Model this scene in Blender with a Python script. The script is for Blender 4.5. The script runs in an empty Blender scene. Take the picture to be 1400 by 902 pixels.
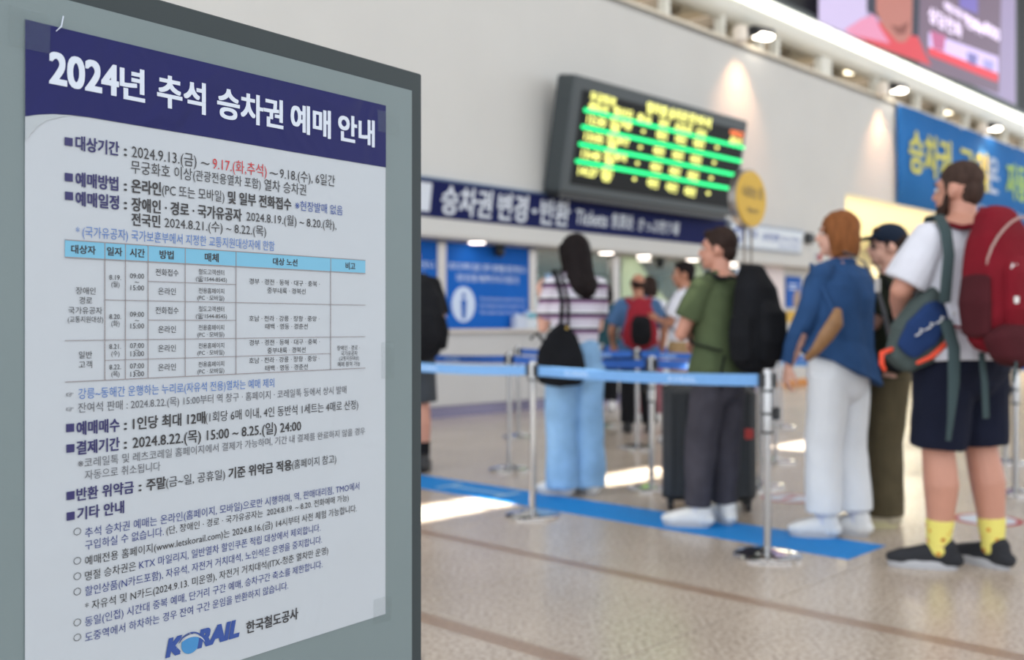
import bpy, bmesh, math, random
from mathutils import Vector, Matrix, noise

# ---------------------------------------------------------------- camera, world, lights, exposure
scn = bpy.context.scene
COL = scn.collection
H, F = 1.12, 1400.0
cam_d = bpy.data.cameras.new('camera'); cam = bpy.data.objects.new('camera', cam_d); COL.objects.link(cam)
cam.location = (0, 0, H); cam.rotation_euler = (math.radians(90), 0, 0)
cam_d.sensor_width = 36; cam_d.lens = 36; cam_d.shift_y = -8 / 1400
cam_d.clip_start = .05; cam_d.clip_end = 200
cam_d.dof.use_dof = True; cam_d.dof.focus_distance = 1.45; cam_d.dof.aperture_fstop = 3.4
scn.camera = cam
scn.view_settings.view_transform = 'Standard'; scn.view_settings.look = 'None'
scn.view_settings.gamma = 1; scn.view_settings.use_curve_mapping = False
scn.view_settings.exposure = 0.12

THW = math.radians(46.4688)                       # the ticket wall runs along this heading
P0 = Vector((-.9477, 12.0615, 0))
DW = Vector((math.cos(THW), math.sin(THW), 0)); NW = Vector((-DW.y, DW.x, 0))   # along the wall, into the wall
MW = Matrix.Translation(P0) @ Matrix.Rotation(THW, 4, 'Z')
def wpt(s, y, z): return P0 + DW * s + NW * y + Vector((0, 0, z))

world = bpy.data.worlds.new('world'); scn.world = world; world.use_nodes = True
bg = world.node_tree.nodes['Background']; bg.inputs[0].default_value = (.88, .94, 1, 1); bg.inputs[1].default_value = 2.2

def area(name, loc, rot, sx, sy, power, col=(1, 1, 1)):
    l = bpy.data.lights.new(name, 'AREA'); l.shape = 'RECTANGLE'; l.size = sx; l.size_y = sy; l.energy = power; l.color = col
    o = bpy.data.objects.new(name, l); COL.objects.link(o); o.location = loc; o.rotation_euler = rot
    return o
sun_l = bpy.data.lights.new('sun', 'SUN'); sun_l.energy = 45; sun_l.angle = math.radians(.35); sun_l.color = (1, .93, .8)
sun = bpy.data.objects.new('sun', sun_l); COL.objects.link(sun)
SUNV = (NW * 1.0 + Vector((0, 0, -1))).normalized()
sun.rotation_euler = SUNV.to_track_quat('-Z', 'Y').to_euler(); sun.location = (0, 0, 20)
area('hall_fill_light', wpt(2, -7, 12.6), (0, 0, THW), 26, 9, 450, (1, .97, .93))  # unseen area fills added to brighten the hall, not ceiling fittings
area('hall_fill_light', wpt(2, -20, 12.6), (0, 0, THW), 26, 9, 700, (1, .97, .93))

def onw(u, v, y=0):                                # where the sight line of picture point (u, v) meets the plane y of the ticket wall
    k = (u - 700)/F; A = P0 + NW*y; s = (k*A.y - A.x)/(DW.x - k*DW.y); Y = A.y + s*DW.y
    return s, H - (v - 443)/F*Y

# ---------------------------------------------------------------- materials
def lin(h):
    r = []
    for i in (0, 2, 4):
        c = int(h[i:i + 2], 16) / 255
        r.append(c / 12.92 if c <= .04045 else ((c + .055) / 1.055) ** 2.4)
    return (r[0], r[1], r[2], 1)
def mat(name, hexc, rough=.6, metal=0, spec=.5, var=0, vscale=20, bump=0, bscale=200, coat=0, emit=0, alpha=1, trans=0, stretch=(1, 1, 1)):
    m = bpy.data.materials.new(name); m.use_nodes = True; nt = m.node_tree; n = nt.nodes; b = n['Principled BSDF']
    c = lin(hexc)
    b.inputs['Base Color'].default_value = c; b.inputs['Roughness'].default_value = rough
    b.inputs['Metallic'].default_value = metal; b.inputs['Specular IOR Level'].default_value = spec
    b.inputs['Coat Weight'].default_value = coat; b.inputs['Alpha'].default_value = alpha
    b.inputs['Transmission Weight'].default_value = trans
    if emit:
        b.inputs['Emission Color'].default_value = c; b.inputs['Emission Strength'].default_value = emit
    if var or bump:
        tc = n.new('ShaderNodeTexCoord'); mp = n.new('ShaderNodeMapping'); nt.links.new(tc.outputs['Object'], mp.inputs[0])
        mp.inputs['Scale'].default_value = stretch
    if var:
        t = n.new('ShaderNodeTexNoise'); t.inputs['Scale'].default_value = vscale; t.inputs['Detail'].default_value = 4
        nt.links.new(mp.outputs[0], t.inputs['Vector'])
        mr = n.new('ShaderNodeMapRange'); mr.inputs['From Min'].default_value = .3; mr.inputs['From Max'].default_value = .7
        mr.inputs['To Min'].default_value = 1 - var; mr.inputs['To Max'].default_value = 1 + var
        nt.links.new(t.outputs[0], mr.inputs[0])
        vm = n.new('ShaderNodeVectorMath'); vm.operation = 'SCALE'; vm.inputs[0].default_value = c[:3]
        nt.links.new(mr.outputs[0], vm.inputs['Scale']); nt.links.new(vm.outputs[0], b.inputs['Base Color'])
    if bump:
        t2 = n.new('ShaderNodeTexNoise'); t2.inputs['Scale'].default_value = bscale; t2.inputs['Detail'].default_value = 3
        nt.links.new(mp.outputs[0], t2.inputs['Vector'])
        bp = n.new('ShaderNodeBump'); bp.inputs['Strength'].default_value = bump; bp.inputs['Distance'].default_value = .003
        nt.links.new(t2.outputs[0], bp.inputs['Height']); nt.links.new(bp.outputs[0], b.inputs['Normal'])
    return m
def cloth(name, hexc, var=.12): return mat(name, hexc, .92, spec=.2, var=var, vscale=9, bump=.35, bscale=350)

M = {}
M['wall'] = mat('wall_paint', 'c3c2bf', .75, var=.02, vscale=1.2, bump=.05)
M['wallpink'] = mat('pink_white_panel', 'd9cccb', .5, var=.02)
M['counter'] = mat('counter_front', 'c2c1c1', .35, var=.02, vscale=2)
M['countertop'] = mat('counter_top', 'cdc6c0', .25)
M['skirt'] = mat('steel_skirting', '7d7890', .25, metal=.6)  # steel with a purple reflection put into its base colour
M['steel'] = mat('brushed_steel', '9a948f', .28, metal=.9, var=.05, stretch=(1, 1, .05), vscale=60)
M['chrome'] = mat('chrome', 'c8c8ca', .09, metal=1)
M['pole'] = mat('satin_steel_pole', 'a9a8a8', .22, metal=.95)
M['black'] = mat('black_plastic', '141518', .4)
M['darkgrey'] = mat('dark_grey_metal', '3a4144', .5, var=.03)
M['ledface'] = mat('led_panel_black', '141618', .6, spec=.2)
M['ledyellow'] = mat('led_yellow', 'f0ee80', .5, emit=1.25)
M['ledorange'] = mat('led_orange', 'ff8040', .5, emit=1.2)
M['ledgreen'] = mat('led_green', '1cf08c', .5, emit=1.0)
M['navy'] = mat('navy_sign', '161d4e', .7, spec=.12, var=.03)
M['navytrim'] = mat('sign_trim_blue_grey', '5c6f8a', .35, metal=.4)
M['signwhite'] = mat('sign_white', 'ccd2dc', .5)
M['signpanel'] = mat('white_sign_panel', 'cfd6de', .4)
M['signblue'] = mat('sign_blue_print', '3452a0', .7, spec=.15)
M['banner'] = mat('banner_vinyl', '2a6cae', .8, spec=.1, var=.05, vscale=.8)
M['banyellow'] = mat('banner_yellow', 'c8c23c', .6)
M['banwhite'] = mat('banner_white', '9fb2cc', .6)
M['bluepanel'] = mat('blue_poster_panel', '155fb8', .7, spec=.15, var=.06, vscale=1.5)
M['bluedeep'] = mat('blue_print', '245cb0', .7, spec=.15)
M['printwhite'] = mat('white_print', 'c6d4ea', .5)
M['glass'] = mat('booth_glass', '9dbdbb', .05, alpha=.16)
M['greenfilm'] = mat('pale_green_film', 'b8c9a4', .5, alpha=.9)
M['office'] = mat('office_wall', '5c5651', .8, var=.2, vscale=1)
M['officedark'] = mat('office_dark', '4b3a36', .8, var=.2)
M['soffit'] = mat('soffit_paint', 'b9b5b0', .7)
M['lampface'] = mat('lamp_face', 'fff2e6', .5, emit=6)
M['floodface'] = mat('flood_face', 'fff4e4', .5, emit=9)
M['floodbox'] = mat('flood_box', 'e8ddd0', .5)
M['strip'] = mat('light_strip', 'fdfff2', .5, emit=1.7)
M['beam'] = mat('beam_white', 'd8d6cc', .5)
M['upperwarm'] = mat('upper_void_wall', '8c8880', .8, var=.2, vscale=.9)
M['upperdark'] = mat('upper_black_wall', '141517', .7, var=.1)
M['cream'] = mat('cream_wall', 'f6f0d2', .7)
M['ceil'] = mat('ceiling_paint', 'd4d2ce', .9)
M['tape'] = mat('blue_floor_tape', '1580cc', .6, spec=.2, var=.04)
M['inlay'] = mat('brown_granite_inlay', '97806f', .3, var=.2, vscale=60)
M['belt'] = mat('light_blue_webbing', '6d9fd6', .7, var=.03)
M['beltdeep'] = mat('deep_blue_webbing', '2f66bd', .7, var=.03)
M['beltprint'] = mat('belt_print', 'a9c8ec', .7)
M['yellow'] = mat('yellow_disc', 'cba548', .6, spec=.2)
M['signgrey'] = mat('grey_print', '6b6148', .6)
M['paper'] = mat('sheet_paper', 'c3cbdc', .6)
M['red'] = mat('red_plastic', 'b2302c', .5)
M['redprint'] = mat('red_sticker_print', 'a8383a', .5)
M['orange'] = mat('orange_skirting', 'c98438', .6)
M['greenlit'] = mat('green_lit_sign', '3ce084', .5, emit=.8)
M['teal'] = cloth('teal_cloth', '26464e')
# stand and poster
M['boardlight'] = mat('stand_face_grey_green', '717f82', .6, var=.02, vscale=3, bump=.04, bscale=500)
M['boarddark'] = mat('stand_frame_charcoal', '363e41', .6, spec=.3, var=.02, vscale=4)
M['tapeclear'] = mat('clear_adhesive_tape', '7d8d90', .15, alpha=.06)
M['ink'] = mat('poster_black_ink', '2c2b2e', .5)
M['inkgrey'] = mat('poster_grey_ink', '5d5f66', .5)
M['inknavy'] = mat('poster_navy_ink', '25235c', .5)
M['inkblue'] = mat('poster_blue_ink', '4a72b4', .5)
M['inkblue2'] = mat('poster_deep_blue_ink', '2c4a94', .5)
M['inkindigo'] = mat('poster_indigo_ink', '2c3a7c', .5)
M['inkred'] = mat('poster_red_ink', 'b82a30', .5)
M['inkwhite'] = mat('poster_white_ink', 'c9d2e0', .5)
M['tablehead'] = mat('poster_table_header_blue', '6cabc9', .5)
M['tableline'] = mat('poster_table_rule', '8a8284', .5)
M['cornergrey'] = mat('poster_corner_grey', 'a6aeb4', .5)
M['logoblue'] = mat('poster_logo_blue', '2a4890', .5)
M['logosky'] = mat('poster_logo_sky', '3a80b8', .5)
def paper_mat(name, hexc, rough, coat, bstr):
    m = mat(name, hexc, rough, coat=coat); nt = m.node_tree; n = nt.nodes; b = n['Principled BSDF']
    tc = n.new('ShaderNodeTexCoord'); t = n.new('ShaderNodeTexNoise'); t.inputs['Scale'].default_value = 7
    t.inputs['Detail'].default_value = 2; t.inputs['Distortion'].default_value = 1.2
    nt.links.new(tc.outputs['Object'], t.inputs['Vector'])
    bp = n.new('ShaderNodeBump'); bp.inputs['Strength'].default_value = bstr; bp.inputs['Distance'].default_value = .02
    nt.links.new(t.outputs[0], bp.inputs['Height']); nt.links.new(bp.outputs[0], b.inputs['Normal'])
    nt.links.new(bp.outputs[0], b.inputs['Coat Normal']); b.inputs['Coat Roughness'].default_value = .12
    return m
M['posterpaper'] = paper_mat('poster_paper', 'b1b8c0', .55, .05, .12)
M['posterheader'] = paper_mat('poster_header_navy', '1d2058', .6, .04, .5)
M['posterheader'].node_tree.nodes['Principled BSDF'].inputs['Specular IOR Level'].default_value = .2

def floor_mat():
    m = bpy.data.materials.new('polished_granite'); m.use_nodes = True; nt = m.node_tree; n = nt.nodes; b = n['Principled BSDF']
    g = n.new('ShaderNodeNewGeometry')
    t = n.new('ShaderNodeTexNoise'); t.inputs['Scale'].default_value = 55; t.inputs['Detail'].default_value = 5
    t2 = n.new('ShaderNodeTexNoise'); t2.inputs['Scale'].default_value = 1.3; t2.inputs['Detail'].default_value = 3
    nt.links.new(g.outputs['Position'], t.inputs['Vector']); nt.links.new(g.outputs['Position'], t2.inputs['Vector'])
    r = n.new('ShaderNodeValToRGB'); r.color_ramp.elements[0].position = .34; r.color_ramp.elements[0].color = lin('90837a')
    r.color_ramp.elements[1].position = .62; r.color_ramp.elements[1].color = lin('c4b6a8')
    e = r.color_ramp.elements.new(.46); e.color = lin('b0a294')
    nt.links.new(t.outputs[0], r.inputs[0])
    mr = n.new('ShaderNodeMapRange'); mr.inputs['From Min'].default_value = .3; mr.inputs['From Max'].default_value = .7
    mr.inputs['To Min'].default_value = .9; mr.inputs['To Max'].default_value = 1.08; nt.links.new(t2.outputs[0], mr.inputs[0])
    vm = n.new('ShaderNodeVectorMath'); vm.operation = 'SCALE'; nt.links.new(r.outputs[0], vm.inputs[0]); nt.links.new(mr.outputs[0], vm.inputs['Scale'])
    nt.links.new(vm.outputs[0], b.inputs['Base Color']); b.inputs['Roughness'].default_value = .24
    return m
M['floor'] = floor_mat()
M['joint'] = mat('joint_grout', '6f675f', .8)

# ---------------------------------------------------------------- mesh helpers
class G:
    def __init__(s): s.v = []; s.f = []
    def add(s, vs, fs):
        k = len(s.v); s.v += [Vector(a) for a in vs]; s.f += [tuple(i + k for i in f) for f in fs]; return s
    def box(s, x0, x1, y0, y1, z0, z1, m=None, bev=0):
        if bev:
            vs = []
            bx, by, bz = min(bev, (x1-x0)/2.01), min(bev, (y1-y0)/2.01), min(bev, (z1-z0)/2.01)
            for z, i in ((z0, bz), (z0 + bz, 0), (z1 - bz, 0), (z1, bz)):
                ii = i if i else 0
                ex = bx if ii else 0; ey = by if ii else 0
                X0, X1, Y0, Y1 = x0 + ex, x1 - ex, y0 + ey, y1 - ey
                vs += [(X0 + bx, Y0, z), (X1 - bx, Y0, z), (X1, Y0 + by, z), (X1, Y1 - by, z), (X1 - bx, Y1, z), (X0 + bx, Y1, z), (X0, Y1 - by, z), (X0, Y0 + by, z)]
            fs = [tuple(range(7, -1, -1)), tuple(range(24, 32))]
            for r in range(3):
                for i in range(8):
                    j = (i + 1) % 8; fs.append((r*8+i, r*8+j, r*8+8+j, r*8+8+i))
        else:
            vs = [(x, y, z) for z in (z0, z1) for x, y in ((x0, y0), (x1, y0), (x1, y1), (x0, y1))]
            fs = [(3, 2, 1, 0), (4, 5, 6, 7), (0, 1, 5, 4), (1, 2, 6, 5), (2, 3, 7, 6), (3, 0, 4, 7)]
        if m is not None: vs = [m @ Vector(a) for a in vs]
        return s.add(vs, fs)
    def lathe(s, prof, c=(0, 0, 0), n=24, m=None):
        vs = []; fs = []; c = Vector(c)
        for r, z in prof:
            for i in range(n):
                a = 2*math.pi*i/n; vs.append(Vector((r*math.cos(a), r*math.sin(a), z)) + c)
        for k in range(len(prof) - 1):
            for i in range(n):
                j = (i+1) % n; fs.append((k*n+i, k*n+j, (k+1)*n+j, (k+1)*n+i))
        fs.append(tuple(range(n-1, -1, -1))); fs.append(tuple((len(prof)-1)*n + i for i in range(n)))
        if m is not None: vs = [m @ v for v in vs]
        return s.add(vs, fs)
    def tube(s, pts, rads, side=None, n=12, e=2.0, rnd=True):
        pts = [Vector(p) for p in pts]; rads = [(r, r) if not isinstance(r, (tuple, list)) else r for r in rads]
        N = len(pts); rings = []
        tang = []
        for i in range(N):
            t = (pts[min(i+1, N-1)] - pts[max(i-1, 0)]); tang.append(t.normalized() if t.length > 1e-9 else Vector((0, 0, 1)))
        sd = Vector(side) if side is not None else (Vector((1, 0, 0)) if abs(tang[0].x) < .8 else Vector((0, 1, 0)))
        fr = []
        for t in tang:
            a = sd - t * sd.dot(t)
            if a.length < 1e-4: a = t.orthogonal()
            a.normalize(); b = t.cross(a); fr.append((a, b))
            if side is None: sd = a
        if rnd:
            r0 = min(rads[0]); r1 = min(rads[-1])
            seq = [(pts[0] - tang[0]*r0*.98, rads[0], .18, 0), (pts[0] - tang[0]*r0*.72, rads[0], .7, 0), (pts[0] - tang[0]*r0*.35, rads[0], .94, 0)]
            seq += [(pts[i], rads[i], 1, i) for i in range(N)]
            seq += [(pts[-1] + tang[-1]*r1*.35, rads[-1], .94, N-1), (pts[-1] + tang[-1]*r1*.72, rads[-1], .7, N-1), (pts[-1] + tang[-1]*r1*.98, rads[-1], .18, N-1)]
        else: seq = [(pts[i], rads[i], 1, i) for i in range(N)]
        vs = []
        for p, r, sc, i in seq:
            a, b = fr[i]
            for k in range(n):
                th = 2*math.pi*k/n; c, q = math.cos(th), math.sin(th)
                cx = math.copysign(abs(c)**(2/e), c); cy = math.copysign(abs(q)**(2/e), q)
                vs.append(p + a*(r[0]*sc*cx) + b*(r[1]*sc*cy))
        R = len(seq); fs = [tuple(range(n-1, -1, -1)), tuple((R-1)*n + i for i in range(n))]
        for k in range(R-1):
            for i in range(n):
                j = (i+1) % n; fs.append((k*n+i, k*n+j, (k+1)*n+j, (k+1)*n+i))
        return s.add(vs, fs)
    def ell(s, c, r, rot=None, n=14):
        c = Vector(c); vs = []; fs = []; m = n//2 + 1
        for k in range(m):
            ph = math.pi*(k+.12)/(m-1+.24) if True else 0
            for i in range(n):
                a = 2*math.pi*i/n; v = Vector((r[0]*math.sin(ph)*math.cos(a), r[1]*math.sin(ph)*math.sin(a), -r[2]*math.cos(ph)))
                if rot is not None: v = rot @ v
                vs.append(c + v)
        for k in range(m-1):
            for i in range(n):
                j = (i+1) % n; fs.append((k*n+i, k*n+j, (k+1)*n+j, (k+1)*n+i))
        fs.append(tuple(range(n-1, -1, -1))); fs.append(tuple((m-1)*n+i for i in range(n)))
        return s.add(vs, fs)
    def poly(s, pts, y0, y1):      # x,z outline extruded along y
        n = len(pts); vs = [(p[0], y0, p[1]) for p in pts] + [(p[0], y1, p[1]) for p in pts]
        fs = [tuple(range(n)), tuple(range(2*n-1, n-1, -1))] + [(i, i+n, (i+1) % n + n, (i+1) % n) for i in range(n)]
        return s.add(vs, fs)
def mesh_of(name, g, smooth=False):
    me = bpy.data.meshes.new(name); me.from_pydata([tuple(v) for v in g.v], [], g.f); me.update()
    if smooth: me.polygons.foreach_set('use_smooth', [True]*len(me.polygons))
    return me
def fix_normals(me):
    bm = bmesh.new(); bm.from_mesh(me); bmesh.ops.recalc_face_normals(bm, faces=bm.faces); bm.to_mesh(me); bm.free()
def tag(o, label=None, cat=None, group=None, kind=None):
    if label: o['label'] = label
    if cat: o['category'] = cat
    if group: o['group'] = group
    if kind: o['kind'] = kind
    return o
def obj(name, g, m, parent=None, smooth=False, label=None):
    me = mesh_of(name, g, smooth) if isinstance(g, G) else g
    if isinstance(g, G): fix_normals(me)
    me.materials.clear(); me.materials.append(M[m] if isinstance(m, str) else m)
    o = bpy.data.objects.new(name, me); COL.objects.link(o)
    if parent: o.parent = parent
    if smooth == 'auto':
        for p in me.polygons: p.use_smooth = True
        me.set_sharp_from_angle(angle=math.radians(40))
    if label: o['label'] = label
    return o
def empty(name, loc=(0, 0, 0), rot=(0, 0, 0), label=None, cat=None, group=None, kind=None, parent=None):
    o = bpy.data.objects.new(name, None); COL.objects.link(o); o.location = loc; o.rotation_euler = rot; o.empty_display_size = .1
    if parent: o.parent = parent
    return tag(o, label, cat, group, kind)
def struct(name, g, m, wallframe=False, label=None, parent=None):
    o = obj(name, g, m, parent)
    if wallframe: o.matrix_world = MW.copy()
    if label: o['label'] = label
    if not parent: o['kind'] = 'structure'
    return o
def copy_tree(o, parent=None):
    c = o.copy(); COL.objects.link(c)
    if parent: c.parent = parent
    for ch in list(o.children): copy_tree(ch, c)
    return c
TMP = bpy.data.scenes.new('workbench')
def remesh(name, g, m, parent, vox=.008, smooth=2, disp=0, dscale=9, label=None, seed=0):
    me = mesh_of(name, g); fix_normals(me)
    t = bpy.data.objects.new('tmp', me); TMP.collection.objects.link(t)
    r = t.modifiers.new('r', 'REMESH'); r.mode = 'VOXEL'; r.voxel_size = vox; r.use_smooth_shade = True
    if smooth:
        sm = t.modifiers.new('s', 'SMOOTH'); sm.factor = .5; sm.iterations = smooth
    vl = TMP.view_layers[0]; vl.update(); dg = vl.depsgraph
    out = bpy.data.meshes.new_from_object(t.evaluated_get(dg))
    bpy.data.objects.remove(t); bpy.data.meshes.remove(me); out.name = name
    if disp:
        nr = [v.normal.copy() for v in out.vertices]
        off = Vector((seed*3.1, seed*1.7, seed))
        for v, nn in zip(out.vertices, nr):
            p = v.co * dscale + off; q = Vector((p.x, p.y, p.z*.55))
            v.co += nn * (noise.noise(q) * disp + noise.noise(q*2.3) * disp * .45)
        out.update()
    out.polygons.foreach_set('use_smooth', [True]*len(out.polygons))
    out.materials.append(M[m] if isinstance(m, str) else m)
    o = bpy.data.objects.new(name, out); COL.objects.link(o); o.parent = parent
    if label: o['label'] = label
    return o

# text as flat printed geometry on a plane: local x along, z up, facing -y
def text_mesh(body, res=3):
    c = bpy.data.curves.new('t', 'FONT'); c.body = body; c.size = 1; c.resolution_u = res
    o = bpy.data.objects.new('t', c)
    me = bpy.data.meshes.new_from_object(o); bpy.data.objects.remove(o); bpy.data.curves.remove(c)
    return me
def text(name, body, parent, x0, x1, zc, em, y, m, bold=0, res=3, dz_per_x=0):
    """x0..x1 extent, zc = height of the middle of a Hangul glyph, em = type size"""
    me = text_mesh(body, res); vs = [v.co.copy() for v in me.vertices]; fs = [tuple(p.vertices) for p in me.polygons]
    bpy.data.meshes.remove(me)
    if not vs: return None
    a = min(v.x for v in vs); b = max(v.x for v in vs)
    sx = (x1 - x0) / (b - a) if x1 is not None else em
    g = G()
    if bold < .02: bold = 0
    offs = [(0, 0)] if not bold else [(0, .4*bold), (bold, .4*bold), (0, -.4*bold), (bold, -.4*bold), (bold*.5, 0)]
    if bold > .055: offs = [(bold*i/3, bold*.8*(j/2 - .5)) for i in range(4) for j in range(3)]
    for k, (ox, oz) in enumerate(offs):
        g.add([(x0 + (v.x - a)*sx + (ox - bold*.5)*em, y - k*.00002, zc + (v.y - .385)*em + oz*em + dz_per_x*((v.x-a)*sx)) for v in vs], fs)
    me = mesh_of(name, g); me.materials.append(M[m] if isinstance(m, str) else m)
    o = bpy.data.objects.new(name, me); COL.objects.link(o); o.parent = parent
    return o

# ================================================================= STRUCTURE
struct('floor', G().box(-14, 34, -32, 16, -.2, -.004), 'joint', True)
FL = [o for o in bpy.data.objects if o.name == 'floor'][0]
FL.data.materials.clear(); FL.data.materials.append(M['floor'])
tile_me = None
random.seed(4)
for i in range(-3, 12):
    for j in range(-4, 7):
        s0, y0 = -4.42 + i, -5.90 + j
        if tile_me is None:
            tile_me = mesh_of('floor_tile', G().box(.003, .997, .003, .997, -.0035, 0, bev=.0012)); fix_normals(tile_me); tile_me.materials.append(M['floor'])
        o = bpy.data.objects.new('floor_tile', tile_me); COL.objects.link(o); o.parent = FL
        o.location = (s0, y0, 0)
# grout seen between the tiles
o = obj('joint_bed', G().box(-7.45, 7.6, -9.92, 1.1, -.0038, -.0022), 'joint', FL)
# brown granite inlay lines
for k, s in enumerate((-4.42, -5.49)):
    obj('granite_inlay', G().box(s-.045, s+.045, -9.5, 1, -.002, .0006), 'inlay', FL)

ZT = 5.65
# ticket wall: left of the booths, above the booths, the pier, above the bright opening, far end
struct('wall_ticket', G().box(-12, -6, 0, .3, 0, ZT), 'wall', True, 'pale grey painted wall above the ticket counter')
wl = bpy.data.objects['wall_ticket']
def wpart(name, g, m, label=None, parent=None, smooth=False):
    o = obj(name, g, m, parent or wl, smooth)
    if label: o['label'] = label
    return o
wpart('upper_wall', G().box(-6, 10.37, -.2, .12, 2.17, ZT), 'wall')
wpart('end_wall', G().box(-6.2, -6, 0, 3, 0, ZT), 'wall')
wpart('pier_wall', G().box(7.62, 10.37, .12, .4, 0, 2.17), 'wall')
wpart('pink_panel', G().box(7.62, 8.5, .08, .12, 0, 2.15), 'wallpink', 'pinkish white panel in the wall')
wpart('wall_over_opening', G().box(10.37, 26, -.2, .12, 3.6, ZT), 'wall')
wpart('end_wall', G().box(26, 26.4, -.2, 8, 0, ZT), 'wall')
wpart('pier_side', G().box(10.2, 10.37, .12, 6, 0, 3.6), 'cream')
wpart('orange_skirting', G().box(7.62, 10.37, .06, .12, 0, .12), 'orange')
# lit room through the opening
wpart('lit_room_back', G().box(10.3, 26, 6, 6.2, 0, 3.6), 'cream')
wpart('lit_room_ceiling', G().box(10.3, 26, .12, 6.2, 3.6, 3.75), 'cream')
for s in (11.6, 12.9, 14.6, 16.8, 19.5):
    wpart('room_column', G().box(s, s+.18, 3.2, 3.4, 0, 3.6), 'steel')
wpart('room_bulkhead', G().box(10.37, 26, 3.6, 3.8, 0, 1.0), 'wall')
area('room_light', wpt(15, 3, 3.5), (0, 0, THW), 9, 4, 1500, (1, .93, .72))
# booths
wpart('counter_front', G().box(-6, 7.62, 0, .06, .14, 1.01, bev=.01), 'counter')
wpart('counter_skirting', G().box(-6, 7.62, .03, .09, 0, .14), 'skirt')
wpart('counter_top', G().box(-6, 7.62, -.05, .75, 1.01, 1.06, bev=.01), 'countertop')
wpart('booth_ceiling', G().box(-6, 10.2, -.2, 4, 2.13, 2.17), 'soffit')
wpart('office_back', G().box(-6, 10.2, 3.9, 4, 0, 2.13), 'office')
wpart('office_cupboard', G().box(3.6, 6.2, 3.2, 3.9, 0, 1.72), 'officedark')
wpart('office_screen', G().box(4.2, 5.4, 3.0, 3.06, 1.35, 2.0), mat('office_grey_board', '7b8384', .5))
wpart('office_shelf', G().box(1.9, 3.3, 3.5, 3.9, 1.35, 2.05), mat('office_teal_shelf', '5b8087', .5, var=.2, vscale=4))
for s in (-1.6, .34, 1.98, 3.78, 5.6, 7.45):
    wpart('booth_column', G().box(s-.07, s+.07, .18, .3, 1.06, 2.13, bev=.01), 'steel')
for a, b in ((2.05, 3.71), (3.85, 5.53), (5.67, 7.38)):
    wpart('booth_glass', G().box(a, b, .23, .238, 1.06, 2.13), 'glass')
wpart('green_film', G().poly([(3.95, 1.2), (3.95, 2.12), (4.3, 2.12), (5.45, 1.2), (5.1, 1.2), (4.6, 1.62), (4.45, 1.2)], .222, .229), 'greenfilm', 'pale green slanting film on the booth glass')
wpart('green_film', G().poly([(5.7, 1.25), (5.7, 2.12), (6.0, 2.12), (6.7, 1.25)], .222, .229), 'greenfilm')
struct('baseboard_ticket', G().box(-12, -6, -.03, 0, 0, .12), 'skirt', True)

# ceiling with an unseen slot, added and broken up to place the sun strip
zc = 13.0
ys = -4.45 - 1.0 * zc
cg = G()
cg.box(-14, 34, -52, ys - .2, zc, zc+.04); cg.box(-14, 34, ys + .2, 8, zc, zc+.04)
cg.box(-14, -6.5, ys-.2, ys+.2, zc, zc+.04); cg.box(1.05, 34, ys-.2, ys+.2, zc, zc+.04)
cg.box(-3.45, -2.5, ys-.2, ys+.2, zc, zc+.04); cg.box(-1.5, .25, ys-.2, ys+.2, zc, zc+.04)
struct('ceiling', cg, 'ceil', True, 'white hall ceiling with a narrow added slot that shapes the sun strip')

# upper storey over the ticket wall
up = struct('wall_upper', G().box(-12, 32, -.1, .3, 6.68, 12.95), 'upperdark', True, 'black wall above the light strip')
wpart('void_back', G().box(-12, 32, 2.6, 2.7, ZT-.1, 6.7), 'upperwarm', parent=up)
wpart('void_floor', G().box(-12, 32, -.2, 2.7, ZT-.06, ZT), 'upperwarm', parent=up)
wpart('void_ceiling', G().box(-12, 32, .3, 2.7, 6.62, 6.7), mat('void_soffit', 'cac5b8', .8, var=.15, vscale=.7), parent=up)
wpart('coping', G().box(-12, 32, -.24, .02, ZT, ZT+.05), mat('coping_warm', 'd6cdbc', .5), parent=up)
bg_ = G(); bg_.tube([(-12, -.02, 6.26), (32, -.02, 6.26)], [(.2, .2), (.2, .2)], side=(0, 1, 0), n=20, rnd=False)
wpart('beam', bg_, 'beam', 'round white beam under the light strip', parent=up, smooth=True)
s = -8.0
k = 0
while s < 30:
    wpart('strip_light', G().box(s, s+2.9, -.2, .0, 6.48, 6.62, bev=.02), 'strip', parent=up)
    s += 3.0
wpart('strip_cap', G().box(-12, 32, -.24, .0, 6.62, 6.70), 'darkgrey', parent=up)
for s in [6.15, 7.35, 7.9, 9.55, 9.85, 11.9, 12.6, 14.0, 15.4, 16.9, 18.2, 19.6, 21.2, 22.8, 24.3, 4.6, 3.2]:
    w = .28 if s in (9.55, ) else .11
    wpart('post', G().box(s, s+w, -.12, .04, ZT+.03, 6.3, bev=.01), 'beam', parent=up)
random.seed(9)
for s in [5.2, 6.7, 8.9, 11.0, 13.1, 14.9, 16.2, 18.9, 20.4, 23]:
    wpart('downlight', G().lathe([(.12, 0), (.12, .03)], (s, 1.0+random.random(), 6.57)), mat('void_downlight', 'fff0d0', emit=4), parent=up)
    wpart('ceiling_duct', G().box(s+.5, s+.9, .6, 2.5, 6.25, 6.5, bev=.03), mat('duct_brown', '7c7060', .5), parent=up)
area('void_light', wpt(12, 1.3, 6.55), (0, 0, THW), 30, 1.2, 260, (1, .95, .88))

# ================================================================= FIXTURES ON THE WALL
def wthing(name, s, y, z, label, cat, group=None, tilt=0):
    return empty(name, wpt(s, y, z), (tilt, 0, THW), label, cat, group)

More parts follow.
